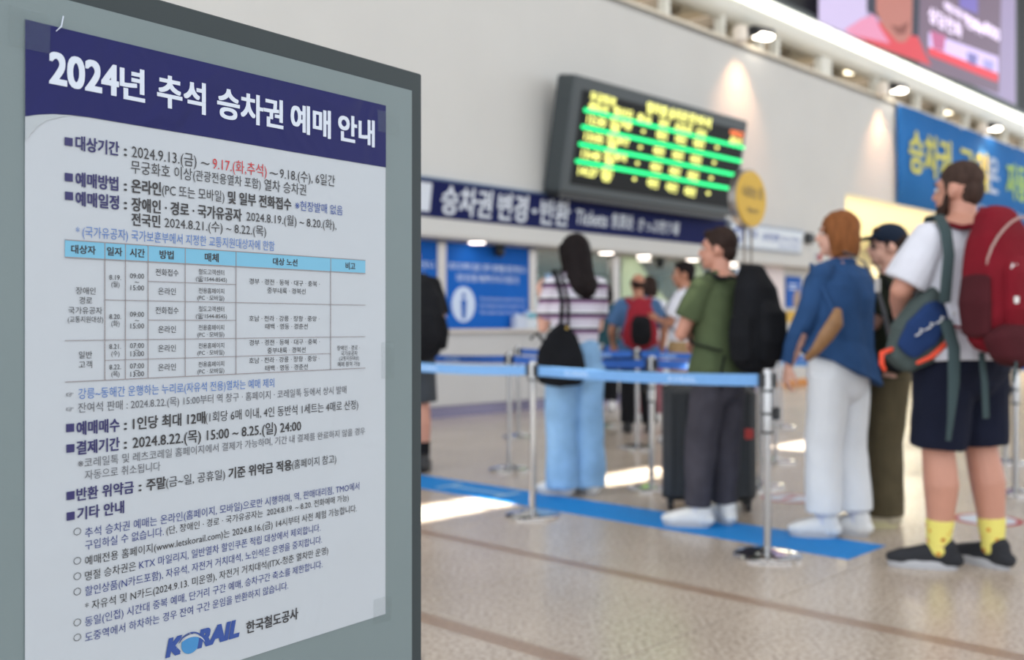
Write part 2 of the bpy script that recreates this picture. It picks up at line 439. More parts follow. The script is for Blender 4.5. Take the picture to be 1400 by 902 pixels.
# departures board
led = wthing('led_display', 1.70, -.52, 2.79, 'black electronic timetable board with yellow text and green lines above the ticket sign', 'display board', tilt=math.radians(10))
LW, LH = 4.14, 1.47
obj('housing', G().box(0, LW, 0, .3, 0, LH, bev=.02), 'darkgrey', led)
obj('screen', G().box(.18, LW-.08, -.006, 0, .12, LH-.16), 'ledface', led)
obj('base_tray', G().box(.02, LW-.2, .02, .3, -.075, 0), 'black', led)
for x in (.5, 2.0, 3.4): obj('mount_bracket', G().box(x, x+.12, .28, .62, .45, .65), 'darkgrey', led)
def led_xz(u, v):
    z = 3.4
    for q in range(4): s_, z = onw(u, v, -.52 - (z - 2.79)*math.tan(math.radians(10)))
    return s_ - 1.70, (z - 2.79)/math.cos(math.radians(10))
def cpx(a, b): return 740 + a/3.469, 80 + b/3.469
for a, b, c, d in ((200, 240, 960, 425), (188, 320, 948, 490), (175, 402, 935, 557), (160, 483, 915, 622)):
    x0, z0 = led_xz(*cpx(a, b)); x1, z1 = led_xz(*cpx(c, d)); zm = (z0 + z1)/2
    obj('green_line', G().box(x0, x1, -.016, -.006, zm-.022, zm+.022, bev=.008), 'ledgreen', led)
def ltext(b, a0, a1, vc, h, m='ledyellow'):
    x0, z = led_xz(*cpx(a0, vc - (a1-a0)*.12)); x1, _ = led_xz(*cpx(a1, vc)); _, zc_ = led_xz(*cpx((a0+a1)/2, vc))
    em_ = (led_xz(*cpx(a0, vc - h/2))[1] - led_xz(*cpx(a0, vc + h/2))[1])/.92
    text('led_text', b, led, x0, x1, zc_, em_*1.12, -.012, m, bold=.055, res=2)
ltext('무궁화호', 230, 353, 192, 40); ltext('출발시각', 224, 318, 235, 38); ltext('행선지', 340, 428, 258, 42)
ltext('열차별', 498, 592, 241, 48); ltext('승차권', 602, 688, 268, 48); ltext('잔여석', 696, 802, 295, 48)
ltext('특실', 452, 518, 287, 38); ltext('일반', 556, 604, 308, 36); ltext('자유석', 630, 708, 332, 40); ltext('입석', 732, 776, 353, 36)
ltext('매진', 895, 955, 357, 26, 'ledorange'); ltext('홈번', 891, 948, 393, 32)
for k, (t, a0, a1, vc) in enumerate((('12:30', 217, 303, 294), ('13:05', 204, 290, 373), ('13:40', 190, 277, 455), ('14:27', 175, 264, 535))):
    ltext(t, a0, a1, vc, 46)
    ltext('부산', 324 - 14*k, 366 - 14*k, 293 + 80*k, 36)
    ltext(('서울', '용산', '동대')[k] if k < 3 else '역', 372 - 14*k, (426, 415, 400, 372)[k] - (38 if k == 3 else 0), 312 + 76*k if k < 3 else 545, 40)
    ltext('행', 322 - 14*k, 366 - 14*k, 330 + 78*k, 32)
for k, (a, b) in enumerate(((481, 345), (467, 420), (453, 496), (439, 571))):
    ltext('●', a - 8, a + 8, b, 16)
    for q, (da, db) in enumerate(((88, 20), (178, 40), (264, 60))): ltext('매진', a + da - 25, a + da + 25, b + db, 38)
    ltext('●', a + 342, a + 358, b + 76 - 3*k, 16)

# ticket sign
sg = wthing('ticket_sign', -1.4, -.21, 2.35, 'long navy ticket counter sign with white Korean lettering', 'sign', tilt=math.radians(8))
obj('sign_panel', G().box(0, 7.44, 0, .1, 0, .43, bev=.008), 'navy', sg)
obj('trim_rail', G().box(0, 7.44, -.01, .1, .43, .455), 'navytrim', sg)
obj('icon_plate', G().box(.78, 1.17, -.004, 0, .06, .385, bev=.001), 'signwhite', sg)
ig = G().poly([(.90 + .09*math.cos(a), .23 + .11*math.sin(a)) for a in [i*math.pi/10 for i in range(20)]], -.007, -.004)
obj('icon_mark', ig, 'navy', sg)
obj('icon_tick', G().poly([(.83, .22), (.88, .17), (1.0, .29), (.97, .33), (.88, .25), (.86, .27)], -.010, -.007), 'signwhite', sg)
def sx_(u): return onw(u, 300, -.24)[0] + 1.4
for b, x0, x1 in (('승차권', 604, 672), ('변경', 681, 720.5), ('·', 728, 733), ('반환', 739, 778)):
    text('sign_text', b, sg, sx_(x0), sx_(x1), .222, .36, -.005, 'signwhite', bold=.05)
text('sign_text', 'Tickets', sg, sx_(787), sx_(830), .215, .27, -.005, 'signwhite', bold=.04)
text('sign_text', '售票处', sg, sx_(836), sx_(866), .21, .22, -.005, 'signwhite', bold=.03)
text('sign_text', 'きっぷ売り場', sg, sx_(873), sx_(928), .20, .20, -.005, 'signwhite', bold=.03)

ws = wthing('guide_sign', 6.12, -.24, 2.345, 'white lightbox sign with small blue print at the end of the navy sign', 'sign', tilt=math.radians(8))
obj('sign_box', G().box(0, 2.42, 0, .12, 0, .43, bev=.01), mat('sign_box_grey', '8f97a4', .4, metal=.3), ws)
obj('sign_face', G().box(.04, 2.38, -.006, 0, .05, .38), 'signpanel', ws)
obj('icon_plate', G().box(.12, .36, -.010, -.006, .11, .33), 'signblue', ws)
obj('icon_mark', G().box(.18, .30, -.013, -.010, .15, .29), 'signpanel', ws)
text('sign_text', '매표', ws, .55, .86, .26, .15, -.008, 'signblue', .03)
text('sign_text', '승차권 발매', ws, 1.02, 1.55, .24, .15, -.008, 'signblue', .03)
text('sign_text', 'Ticket Office', ws, 1.6, 2.3, .25, .11, -.008, 'signblue')
text('sign_text', 'きっぷうりば', ws, 1.6, 2.26, .12, .10, -.008, 'signblue', .02)
sp = wthing('wall_camera', 8.72, -.24, 2.55, 'small black device on the wall beside the white sign', 'camera')
obj('camera_body', G().box(0, .22, -.05, .04, 0, .2, bev=.02), 'black', sp); obj('camera_lens', G().tube([(.05, -.05, .1), (.05, -.12, .09)], [.04, .035]), 'darkgrey', sp, True)
fb = wthing('fire_alarm_lamp', 9.2, -.24, 2.33, 'small red alarm lamp on the wall above the blue poster', 'alarm lamp')
obj('lamp_dome', G().ell((0, -.01, 0), (.05, .05, .07)), 'red', fb, True); obj('lamp_base', G().box(-.05, .05, .0, .04, -.07, .07), 'signwhite', fb)

# wall poster (blue) near the pier
wp = wthing('wall_poster', 8.62, .09, 1.42, 'blue framed poster on the wall left of the woman with bobbed hair', 'poster')
obj('sheet', G().box(0, .55, 0, .02, 0, .56), 'bluedeep', wp)
obj('poster_picture', G().poly([(.25, 0), (.5, 0), (.5, .3), (.36, .34), (.25, .2)], -.004, 0), mat('poster_tan', '9a8270', .6), wp)
obj('poster_lines', G().box(.08, .4, -.004, 0, .40, .43).box(.08, .36, -.004, 0, .33, .36), 'printwhite', wp)
wy = wthing('yellow_notice', 8.66, .09, 1.16, 'small yellow notice below the blue wall poster', 'notice')
obj('sheet', G().box(0, .3, 0, .02, 0, .2), 'yellow', wy)

# big banner
bn = wthing('banner', 12.55, -.27, 3.58, 'wide blue vinyl banner with yellow Korean lettering hung above the lit opening', 'banner')
nb = G(); NX = 48
for iz in (0, 1):
    for i in range(NX + 1): nb.v.append(Vector((i*10.5/NX, .012*math.sin(i*.9) - (.05 if i == 0 else 0)*0, 0 if iz == 0 else 2.07)))
for i in range(NX): nb.f.append((i, i+1, NX+2+i, NX+1+i))
bo = obj('cloth_sheet', nb, 'banner', bn, True); sm_ = bo.modifiers.new('s', 'SOLIDIFY'); sm_.thickness = .004
for x in (.05, 3.5, 7, 10.4): obj('eyelet', G().lathe([(.03, -.01), (.03, .01)], n=10, m=Matrix.Translation((x, -.02, 2.03)) @ Matrix.Rotation(math.pi/2, 4, 'X')), 'chrome', bn)
for b, x0, x1, mm in (('승차권', .55, 2.85, 'banyellow'), ('구입', 3.35, 5.15, 'banyellow'), ('은', 5.2, 5.95, 'banwhite'), ('자동발매기', 6.55, 10.3, mat('banner_lime', '9cbf3e', .6))):
    text('banner_text', b, bn, x0, x1, 1.18, .98, -.03, mm, bold=.05)
text('banner_text', 'You can use a ticket vending machine', bn, 4.4, 10.2, .36, .30, -.03, 'banwhite', bold=.02)

# large video screen
vs_ = wthing('video_screen', 9.7, -.30, 6.72, 'large lit advertising screen on the black upper wall', 'screen')
obj('screen_frame', G().box(-.05, 10.2, 0, .14, -.1, 5.6, bev=.02), 'darkgrey', vs_)
def em(name, h, e=.9): return mat(name, h, .5, emit=e, spec=.1)
M['scr_bg'] = em('screen_lilac', '8a7f9c', .7)
obj('screen_image', G().box(0, 10.0, -.01, 0, 0, 5.5), 'scr_bg', vs_)
def sp_(name, pts, h, y, e=.8): obj(name, G().poly(pts, -y-.002, -y), em(name, h, e), vs_)
def scx(a, b):
    q, z = onw(1080 + a/4.1, b/4.1, -.31); return q - 9.7, z - 6.72
def scp(*pts): return [scx(*q) for q in pts]
sp_('image_backdrop', scp((160, 120), (420, 235), (470, -600), (160, -700)), 'a79cba', .011)
sp_('image_grey', scp((720, 372), (1170, 525), (1190, -300), (735, -500)), '6f6070', .012, .5)
sp_('image_hair', scp((430, 60), (455, 75), (720, 230), (735, -400), (425, -500)), '3a3c48', .014, .5)
sp_('image_shirt', scp((330, 190), (490, 262), (790, 368), (750, 290), (715, 205), (640, 190), (470, 110)), 'b04048', .016)
sp_('image_sleeve', scp((300, 170), (345, 195), (560, 245), (505, 160), (470, 80), (400, 105)), 'b87a94', .017)
sp_('image_neck', scp((480, 60), (520, 150), (600, 235), (640, 238), (680, 190), (690, -300), (480, -400)), 'a06a62', .018, .6)
sp_('image_chin_shadow', scp((560, 140), (600, 195), (645, 190), (665, 120), (610, 150)), '7c4c46', .019, .5)
sp_('image_thumbnails', scp((775, 180), (1165, 320), (1165, 420), (775, 270)), 'b4a4cc', .018, .9)
sp_('image_caption_band', scp((775, 262), (1165, 412), (1162, 462), (775, 308)), 'b83c46', .019, .9)
sp_('image_thumb_person', scp((785, 170), (870, 200), (860, 290), (800, 270)), 'a0587a', .021, .8)
sp_('image_thumb_person', scp((990, 290), (1050, 310), (1040, 370), (995, 350)), '6c6898', .021, .8)
sp_('image_thumb_person', scp((1080, 330), (1140, 345), (1135, 400), (1085, 380)), '8c88b8', .021, .8)
sp_('image_top_photo', scp((940, -60), (1050, -40), (1050, 80), (950, 40)), '6c62a0', .019, .7)
M['scr_txt'] = em('screen_text', 'e4d4f0', 1.0)
def stext(b, a0, b0, a1, h):
    x0, z0 = scx(a0, b0); x1, _ = scx(a1, b0); em_ = (scx(a0, b0 - h/2)[1] - scx(a0, b0 + h/2)[1])/.92
    text('screen_text', b, vs_, x0, x1, z0, em_, -.024, 'scr_txt', .05, res=2)
stext('예매하세요', 860, 28, 1100, 58)
stext('상담전화', 775, 75, 960, 90); stext('1544', 985, 112, 1075, 90); stext('8000', 1090, 150, 1170, 90)

# flood lamps along the wall top
for k, (s, lb) in enumerate(((6.92, 'flood lamp on the wall top above the timetable board'), (12.3, 'flood lamp on the wall top at the left corner of the banner'), (17.9, 'flood lamp on the wall top above the middle of the banner'))):
    L = wthing('flood_lamp', s, -.30, ZT+.12, 'white lit ' + lb, 'lamp', 'flood lamps along the wall top')
    obj('lamp_base', G().box(-.62, -.42, -.1, .1, -.12, .16, bev=.04), 'floodbox', L)
    obj('arm', G().tube([(-.42, 0, .02), (-.2, -.05, .08)], [.05, .04]), 'black', L, True)
    hd = obj('housing', G().tube([(-.2, -.05, .13), (.25, -.05, .17)], [(.14, .09), (.14, .09)], side=(0, 1, 0), n=16), 'black', L, True)
    obj('lamp_face', G().tube([(-.12, -.1, .06), (.18, -.1, .09)], [(.11, .05), (.11, .05)], side=(0, 1, 0), n=16), 'floodface', L, True)
    sl = bpy.data.lights.new('flood', 'SPOT'); sl.energy = 150; sl.color = (1, .55, .30); sl.spot_size = math.radians(85); sl.spot_blend = 1; sl.shadow_soft_size = .08
    so = bpy.data.objects.new('flood', sl); COL.objects.link(so); so.location = wpt(s-.45, -.62, ZT+.05)
    so.rotation_euler = (NW*.20 + Vector((0, 0, -1))).to_track_quat('-Z', 'Y').to_euler()

# downlights under the booth soffit
for k, s in enumerate([-.9] + [onw(u_, 330, 0)[0] for u_ in (652, 745, 829, 880, 917, 946, 1000, 1037)]):
    dlab = ('hidden behind the poster stand edge', 'over the blue panel with the white circle', 'left of the head of the long haired woman', 'right of the long haired woman', 'above the left head of the far group', 'above the balding man with the red backpack', 'above the white T-shirt man', 'right behind the head of the man in green', 'farthest right, below the round yellow sign')[k]
    dl = wthing('downlight', s, .0 + (.5 if k % 3 == 2 else 0), 2.125, 'round recessed downlight ' + dlab, 'light', 'downlights over the ticket counter')
    obj('lamp_disc', G().lathe([(.10, -.012), (.10, 0)]), 'lampface', dl)
    obj('lamp_rim', G().lathe([(.12, -.006), (.12, .004)]), 'chrome', dl)
area('booth_light', wpt(3, .9, 2.1), (0, 0, THW), 9, .8, 60, (1, .93, .85))
for s, lb in ((1.25, 'black dome camera above the blue window poster'), (4.75, 'black dome camera above the glazed booths')):
    dc = wthing('dome_camera', s, .1, 2.05, lb, 'camera')
    obj('dome', G().ell((0, 0, 0), (.07, .07, .08)), 'black', dc, True); obj('dome_base', G().lathe([(.08, .05), (.08, .08)]), 'darkgrey', dc)

# blue window panels
for (a, b, lb) in ((-1.52, .27, 'blue printed panel filling the booth window behind the man with the black backpack'), (.41, 1.91, 'blue printed panel with a white circle in the booth window')):
    pn = wthing('window_panel', a, .2, 1.065, lb, 'poster')
    obj('sheet', G().box(0, b-a, 0, .03, 0, 1.06), 'bluepanel', pn)
    W_ = b-a
    text('panel_text', '대기고객이 많은 경우 발매를 중단하오니', pn, .05, W_-.06, .77, .10, -.004, 'printwhite', .03)
    text('panel_text', '다른 창구를 이용하여 주시기 바랍니다', pn, .18, W_-.2, .63, .10, -.004, 'printwhite', .03)
    ci = G().poly([(.30 + .2*math.cos(t*math.pi/12), .30 + .22*math.sin(t*math.pi/12)) for t in range(24)], -.005, 0)
    obj('white_disc', ci, 'printwhite', pn)
    fg = G(); fg.poly([(.30 + .03*math.cos(t*math.pi/6), .41 + .035*math.sin(t*math.pi/6)) for t in range(12)], -.008, -.005)
    fg.poly([(.25, .36), (.35, .36), (.34, .25), (.33, .12), (.27, .12), (.26, .25)], -.008, -.005)
    obj('person_icon', fg, 'bluedeep', pn)
    for q in range(3):
        text('panel_text', 'This window may be closed for other work'[: 40 - 6*q], pn, .58, W_-.08-.12*(q == 2), .38-.085*q, .06, -.004, 'printwhite')
# leaflet holders
for s, h, m1, lb in ((1.62, .16, 'paper', 'white leaflet box on the counter in front of the blue panel'), (1.82, .2, 'signpanel', 'teal and cream leaflet box on the counter beside the steel column')):
    lh = wthing('leaflet_holder', s-.1, .05, 1.06, lb, 'leaflet holder')
    obj('box', G().box(0, .19, 0, .1, 0, h, bev=.004), m1, lh)
    obj('leaflet', G().box(.01, .09, .01, .06, .02, h+.03), 'printwhite', lh)
    if m1 == 'signpanel': obj('leaflet', G().box(.0, .19, -.004, 0, h-.06, h), mat('teal_print', '4b9fb4', .5), lh, label='teal leaflet')
lm = wthing('counter_monitor', 2.35, .45, 1.06, 'pale blue lit customer screen on the counter behind the striped shirt woman', 'monitor')
obj('screen', G().box(0, .45, 0, .04, .05, .42, bev=.005), em('monitor_glow', '9fc2cc', .4), lm); obj('foot', G().box(.15, .3, -.05, .1, 0, .05), 'black', lm)

# things seen at the far right in the lit room
gs = wthing('green_exit_sign', 12.5, 1.2, 1.78, 'glowing green sign in the lit room behind the woman with bobbed hair', 'sign')
obj('sign_box', G().box(0, .6, 0, .1, 0, .34), 'greenlit', gs); obj('pole', G().box(.28, .32, .02, .08, -1.78, 0), 'steel', gs)
gm = G().box(.25, .35, -.004, 0, .05, .28)
obj('sign_mark', gm, 'printwhite', gs)
bs = wthing('notice_stand', 12.9, .2, 0, 'blue and white notice board standing in the lit opening beside the capped person', 'notice board')
obj('board', G().box(0, .9, 0, .04, 1.2, 1.95), 'signpanel', bs); obj('blue_header', G().box(0, .9, -.004, 0, 1.62, 1.95), 'bluedeep', bs); obj('leg', G().box(.1, .14, 0, .04, 0, 1.2), 'steel', bs); obj('leg', G().box(.76, .8, 0, .04, 0, 1.2), 'steel', bs)
text('board_text', '안내', bs, .2, .7, 1.78, .22, -.006, 'printwhite', .03)
obj('red_print', G().box(.15, .75, -.004, 0, 1.35, 1.45), 'redprint', bs)

# floor tape strip along the queue
tp = struct('trim_1', G().box(-3.46, -3.04, -6.8, 1.0, .0005, .002), 'tape', True, 'blue tape strip on the floor along the queue')
for s, y, r, lb in ((-2.1, -5.75, .17, 'red ring sticker on the floor behind the blue shirt woman'), (-1.97, -6.93, .19, 'red ring sticker on the floor behind the bare legs of the bearded man')):
    st = empty('floor_sticker', wpt(s, y, .001), (0, 0, THW), lb, 'floor sticker')
    obj('ring', G().lathe([(r, 0), (r, .001)], n=40), 'redprint', st); obj('disc', G().lathe([(r*.8, .001), (r*.8, .0016)], n=40), 'inkwhite', st)
    obj('mark', G().box(-r*.5, r*.5, -.02, .02, .0016, .0022), 'redprint', st)
tk = empty('tape_print', wpt(-3.25, -4.12, .0022), (0, 0, THW), 'faded white footprint marks printed on the blue tape', 'floor sticker')
obj('mark', G().box(-.12, .12, -.25, -.2, 0, .0006).box(-.02, .02, -.2, .3, 0, .0006).box(-.12, .12, .3, .34, 0, .0006), mat('faded_white', '8fb8d8', .5), tk)

# ================================================================= POSTER STAND
TB = math.atan2(.4802, .3686)
PO = (-.5795, 1.2163)
stand = empty('poster_stand', (PO[0], PO[1], 0), (0, 0, TB), 'grey free-standing notice board with charcoal frame filling the left foreground', 'notice board')
TZ = 1.5185
fr = G()
fr.box(-.095, .7004, .004, .034, .30, 1.553, bev=.002)
obj('frame', fr, 'boarddark', stand)
obj('face_panel', G().box(-.066, .671, -.0005, .004, .33, TZ, bev=.0005), 'boardlight', stand)
obj('back_panel', G().box(-.08, .69, .034, .045, .32, 1.54, bev=.002), 'boarddark', stand)
for x in (0.0, .60):
    lg = obj('leg', G().box(x-.02, x+.02, .01, .04, .03, .31, bev=.004), 'boarddark', stand)
    obj('foot_bar', G().box(x-.03, x+.03, -.22, .27, 0, .03, bev=.008), 'boarddark', lg)

poster = empty('wall_notice', (PO[0], PO[1], 0), (0, 0, TB), 'printed Korean holiday ticket booking poster with navy header on the grey board', 'poster')
poster.name = 'booking_poster'
PT, PB, PW = 1.4815, .6405, .6054
def pw(u, v):
    k = (u - 700) / F; w = (PO[1]*k - PO[0]) / (.6089 - .7932*k)
    return w, H - (v - 443)/F*(PO[1] + .7932*w)
# paper: gently waved sheet
nx, nz = 60, 80
pg = G()
for j in range(nz+1):
    for i in range(nx+1):
        x = PW*i/nx; z = PB + (PT-PB)*j/nz
        pg.v.append(Vector((x, -.0018 - .0004*noise.noise(Vector((x*6, 0, z*6))), z)))
for j in range(nz):
    for i in range(nx): a = j*(nx+1)+i; pg.f.append((a, a+1, a+nx+2, a+nx+1))
pm = obj('paper_sheet', pg, 'posterpaper', poster, True)
# header band with its curved lower left corner
hz = lambda x: -1
def band(pts, y, m, name):
    g = G(); g.poly(pts, y-.0002, y); return obj(name, g, m, poster)
zl = pw(34, 160)[1]; zr_ = pw(526, 229)[1]
z_at = pw(300, 190)[1]
hb = [(0, PT), (PW, PT), (PW, zr_)]
hp_ = [pw(526, 229), pw(400, 208), pw(300, 190.5), pw(200, 174), pw(120, 160.5), pw(95, 157.5), pw(70, 156), pw(50, 157), (0, pw(34, 159.5)[1])]
band([(0, PT), (PW, PT)] + [(min(max(a, 0), PW), b) for a, b in hp_], -.0026, 'posterheader', 'header_band')
cg_ = [(0, pw(34, 160)[1])] + [pw(50, 157.5), pw(70, 156.5), pw(95, 158), pw(80, 160.5), pw(62, 165), pw(50, 173), pw(40, 184), (0, pw(34, 194)[1])]
band(cg_, -.0025, 'cornergrey', 'header_corner')

def line(segs, yl, hl, ur, yr):
    """segs: (text, u0, u1, ink, bold); yl/hl centre and height of a glyph at the first segment, (ur, yr) centre at the right end"""
    w0, z0 = pw(segs[0][1], yl); zt = pw(segs[0][1], yl - hl/2)[1]; zb = pw(segs[0][1], yl + hl/2)[1]
    w1, z1 = pw(ur, yr); zm = (z0 + z1) / 2 if abs(z1 - z0) < .01 else z0
    em_ = (zt - zb) / .86
    for s in segs:
        t, a, b, m, bd = s[:5]; sc = s[5] if len(s) > 5 else 1
        text('printed_text', t, poster, pw(a, yl)[0], pw(b, yl)[0], zm, em_*sc, -.0031, m, bd, res=2)
def bullet(u, v, sz=11):
    w, z = pw(u + 5.4, v); k = .0050; a_, b_ = pw(u, v)[0], pw(u + 10.8, v)[0]
    obj('bullet_square', G().box(a_, b_, -.0032, -.0028, z-k, z+k), 'inknavy', poster)
def ring(u, v):
    w, z = pw(u+4, v); g = G(); n = 20; r1, r2 = .0045, .0038
    for i in range(n):
        a = 2*math.pi*i/n
        g.v += [Vector((w+r1*1.1*math.cos(a), -.0031, z+r1*math.sin(a))), Vector((w+r2*1.1*math.cos(a), -.0031, z+r2*math.sin(a)))]
    for i in range(n): j = (i+1) % n; g.f.append((2*i, 2*j, 2*j+1, 2*i+1))
    o = obj('bullet_ring', g, 'ink', poster)
K, NV, BL, B2, ID, RD, GY = 'ink', 'inknavy', 'inkblue', 'inkblue2', 'inkindigo', 'inkred', 'inkgrey'
# title
tz = pw(66, 91)[1]; tz2 = pw(509, 181)[1]
tem = (pw(66, 70)[1] - pw(66, 113)[1]) / .83
for t, a, b, sc in (('2024', 65.6, 160, 1.17), ('년', 162, 196, 1.0), ('추석', 213, 279, 1.0), ('승차권', 295, 385, 1.0), ('예매', 395.5, 450, 1.0), ('안내', 460.5, 510, 1.0)):
    text('title_text', t, poster, pw(a, 90)[0]+.001, pw(b, 90)[0]-.001, tz - .001 - (.000 if sc == 1 else -.002), tem*sc, -.0034, 'inkwhite', .058, res=4)
# header lines
bullet(86.8, 194); line([('대상기간', 101.9, 160.8, NV, .05), (':', 168, 171.5, K, .04), ('2024.9.13.(금)', 178.5, 267, K, 0, 1.05), ('~', 273, 284.6, K, 0), ('9.17.(화,추석)', 289, 363, RD, .01, 1.05), ('~', 367, 378, K, 0), ('9.18.(수), 6일간', 381, 456.2, K, 0, 1.0)], 197, 18.5, 456, 246)
line([('무궁화호 이상', 177.3, 261, K, 0), ('(관광전용열차 포함)', 262.4, 354.8, K, 0, .88), ('열차 승차권', 359.6, 416.8, K, 0)], 229, 17, 416, 258.5)
bullet(87, 242.5); line([('예매방법', 102, 159.6, NV, .05), (':', 168, 171.5, K, .04), ('온라인', 178.2, 218, K, .05), ('(PC 또는 모바일)', 219.9, 305, K, 0, .9), ('및 일부 전화접수', 310.4, 396.3, K, .045), ('※현장발매 없음', 402, 466.8, B2, .01, .85)], 247, 18.5, 466, 286)
bullet(87.3, 268); line([('예매일정', 102, 160.5, NV, .05), (':', 168, 171.5, K, .04), ('장애인 · 경로 · 국가유공자', 178.5, 328.5, K, .04), ('2024.8.19.(월) ~ 8.20.(화),', 335.3, 458, K, 0, .9)], 273, 18.5, 458, 306)
line([('전국민', 178.5, 217.2, K, .04), ('2024.8.21.(수) ~ 8.22.(목)', 223.4, 362.2, K, 0, .95)], 300.5, 16.5, 362, 315)
line([('*', 102, 107, BL, 0), ('(국가유공자) 국가보훈부에서 지정한 교통지원대상자에 한함', 111, 373.7, BL, 0)], 317.5, 15, 373, 335)
# table
def tz_(v): return pw(87.3, v)[1]
X = [pw(u, 400)[0] for u in (87.3, 141.7, 169.8, 200.7, 251.5, 321, 450.4, 497.8)]
zT, zH, z1_, z2_, z3_, z4_ = tz_(327.8), tz_(351.5), pw(142, 409.8)[1], tz_(465.4), pw(142, 492.4)[1], tz_(522)
za = pw(200.7, 384.4)[1]; zb_ = pw(200.7, 437.3)[1]
obj('table_header', G().box(X[0], X[7], -.0028, -.0024, zH, zT), 'tablehead', poster)
def hrule(a, b, z, t=.0004, m='tableline'): return G().box(X[a], X[b], -.0032, -.0029, z-t, z+t)
for a, b, z, t in ((0, 7, zT, .0006), (0, 7, zH, .0006), (1, 7, z1_, .0004), (0, 7, z2_, .0004), (1, 6, z3_, .0004), (0, 7, z4_, .0005), (3, 5, za, .0004), (3, 5, zb_, .0004)):
    obj('table_rule', hrule(a, b, z, t), 'tableline', poster)
for k in range(1, 7): obj('table_rule', G().box(X[k]-.0005, X[k]+.0005, -.0032, -.0029, z4_, zT), 'tableline', poster)
def cell(t, u0, u1, v, hpx, bd=0):
    x0, z = pw(u0, v); x1, _ = pw(u1, v)
    text('table_text', t, poster, x0, x1, z, (pw(u0, v-hpx/2)[1] - pw(u0, v+hpx/2)[1])/.86, -.0031, 'ink', bd, res=2)
hm_ = (327.8 + 351.5)/2
for t, a, b in (('대상자', 95.8, 128.8), ('일자', 144.6, 165.2), ('시간', 175.9, 196), ('방법', 216.6, 235.4), ('매체', 278.4, 297), ('대상 노선', 371.6, 404.7), ('비고', 470.8, 483.8)):
    vh = 443 - ((zT+zH)/2 - H)*F/(PO[1] + .7932*pw(a, 400)[0]); cell(t, a, b, vh, 11 - (a > 300)*1.8, .05)
for t, a, b, v, h in (('장애인', 102, 128.8, 397, 9.5), ('경로', 106.8, 124.4, 410.3, 9.5), ('국가유공자', 91.7, 138, 424, 9.5), ('(교통지원대상)', 91, 139.3, 436.3, 8.5), ('일반', 106, 124.2, 485, 9.5), ('고객', 106, 124.2, 498.3, 9.5)): cell(t, a, b, v, h)
for a, b, v in (('8.19.', '(월)', 379.3), ('8.20.', '(화)', 433), ('8.21.', '(수)', 474), ('8.22.', '(목)', 502)):
    cell(a, 147.8, 163.7, v-.8, 8.2); cell(b, 150.4, 161.7, v+8.9, 7.8)
for a, b, v, dv in (('09:00', '15:00', 376.5, 16.2), ('09:00', '15:00', 429, 16), ('07:00', '13:00', 472, 11.2), ('07:00', '13:00', 499.8, 11.2)):
    cell(a, 175.9, 195.2, v, 8.6); cell(b, 176.6, 195.2, v+dv, 8.6); cell('~', 182.6, 188.5, v+dv/2, 8)
for t, v in (('전화접수', 371.7), ('온라인', 397.7), ('전화접수', 424), ('온라인', 450), ('온라인', 476), ('온라인', 502)):
    cell(t, *((211, 242.4) if len(t) == 4 else (214.6, 238.6)), v, 9.2, .015)
for k, v in enumerate((371, 397, 422, 447.5, 472.5, 498)):
    cell(*(('철도고객센터', 269.8, 304.6) if k in (0, 2) else ('전용홈페이지', 269.8, 304.6)), v, 7.2, .01)
    cell(*(('(☎1544-8545)', 265.9, 308.4) if k in (0, 2) else ('(PC · 모바일)', 268.3, 304.8)), v+9.6, 6.8, .01)
for k, (v, w) in enumerate(((384.2, 396.6), (435, 446), (468.3, 479), (492.8, 503.2))):
    if k % 2 == 0: cell('경부 · 경전 · 동해 · 대구 · 충북 ·', 339.2, 435.3, v, 7.6, .01); cell('중부내륙 · 경북선', 363.9, 416, w, 7.6, .01)
    else: cell('호남 · 전라 · 강릉 · 장항 · 중앙 ·', 338.8, 434.8, v, 7.6, .01); cell('태백 · 영동 · 경춘선', 361, 419, w, 7.6, .01)
for t, a, b, v, h in (('장애인 · 경로 ·', 459.2, 490, 475.5, 6.4), ('국가유공자', 464.6, 487, 483, 6.4), ('(교통지원대상)', 462, 489, 490, 5.6), ('예매 참여 가능', 460, 490.7, 497.8, 6.4)): cell(t, a, b, v, h)
# below the table
line([('☞', 89, 99, GY, 0, .9)], 538, 9, 99, 538)
line([('강릉~동해간 운행하는 누리로(자유석 전용)열차는 예매 제외', 105.5, 373.2, BL, 0)], 536.5, 14, 373, 524)
line([('☞', 89, 99, GY, 0, .9)], 558, 9, 99, 558)
line([('잔여석 판매 : 2024.8.22.(목) 15:00부터 역 창구 · 홈페이지 · 코레일톡 등에서 상시 발매', 105, 471.9, GY, 0)], 556, 13, 472, 533)
bullet(88.9, 584.5); line([('예매매수', 103.3, 161.4, NV, .05), (':', 168, 171.5, K, .04), ('1인당 최대 12매', 180.2, 278.5, K, .035), ('(1회당 6매 이내, 4인 동반석 1세트는 4매로 산정)', 279, 488, K, 0, .9)], 583, 17.5, 488, 554)
bullet(89.2, 612.5); line([('결제기간', 103.3, 161.4, NV, .05), (':', 168, 171.5, K, .04), ('2024.8.22.(목) 15:00 ~ 8.25.(일) 24:00', 179.8, 409.8, K, .02, 1.05)], 609.5, 17.5, 409, 583)
line([('※코레일톡 및 레츠코레일 홈페이지에서 결제가 가능하며, 기간 내 결제를 완료하지 않을 경우', 105, 497.4, GY, 0)], 631, 12.5, 497, 590)
line([('자동으로 취소됩니다', 114.4, 217.5, GY, 0)], 647.5, 12.5, 217, 638)
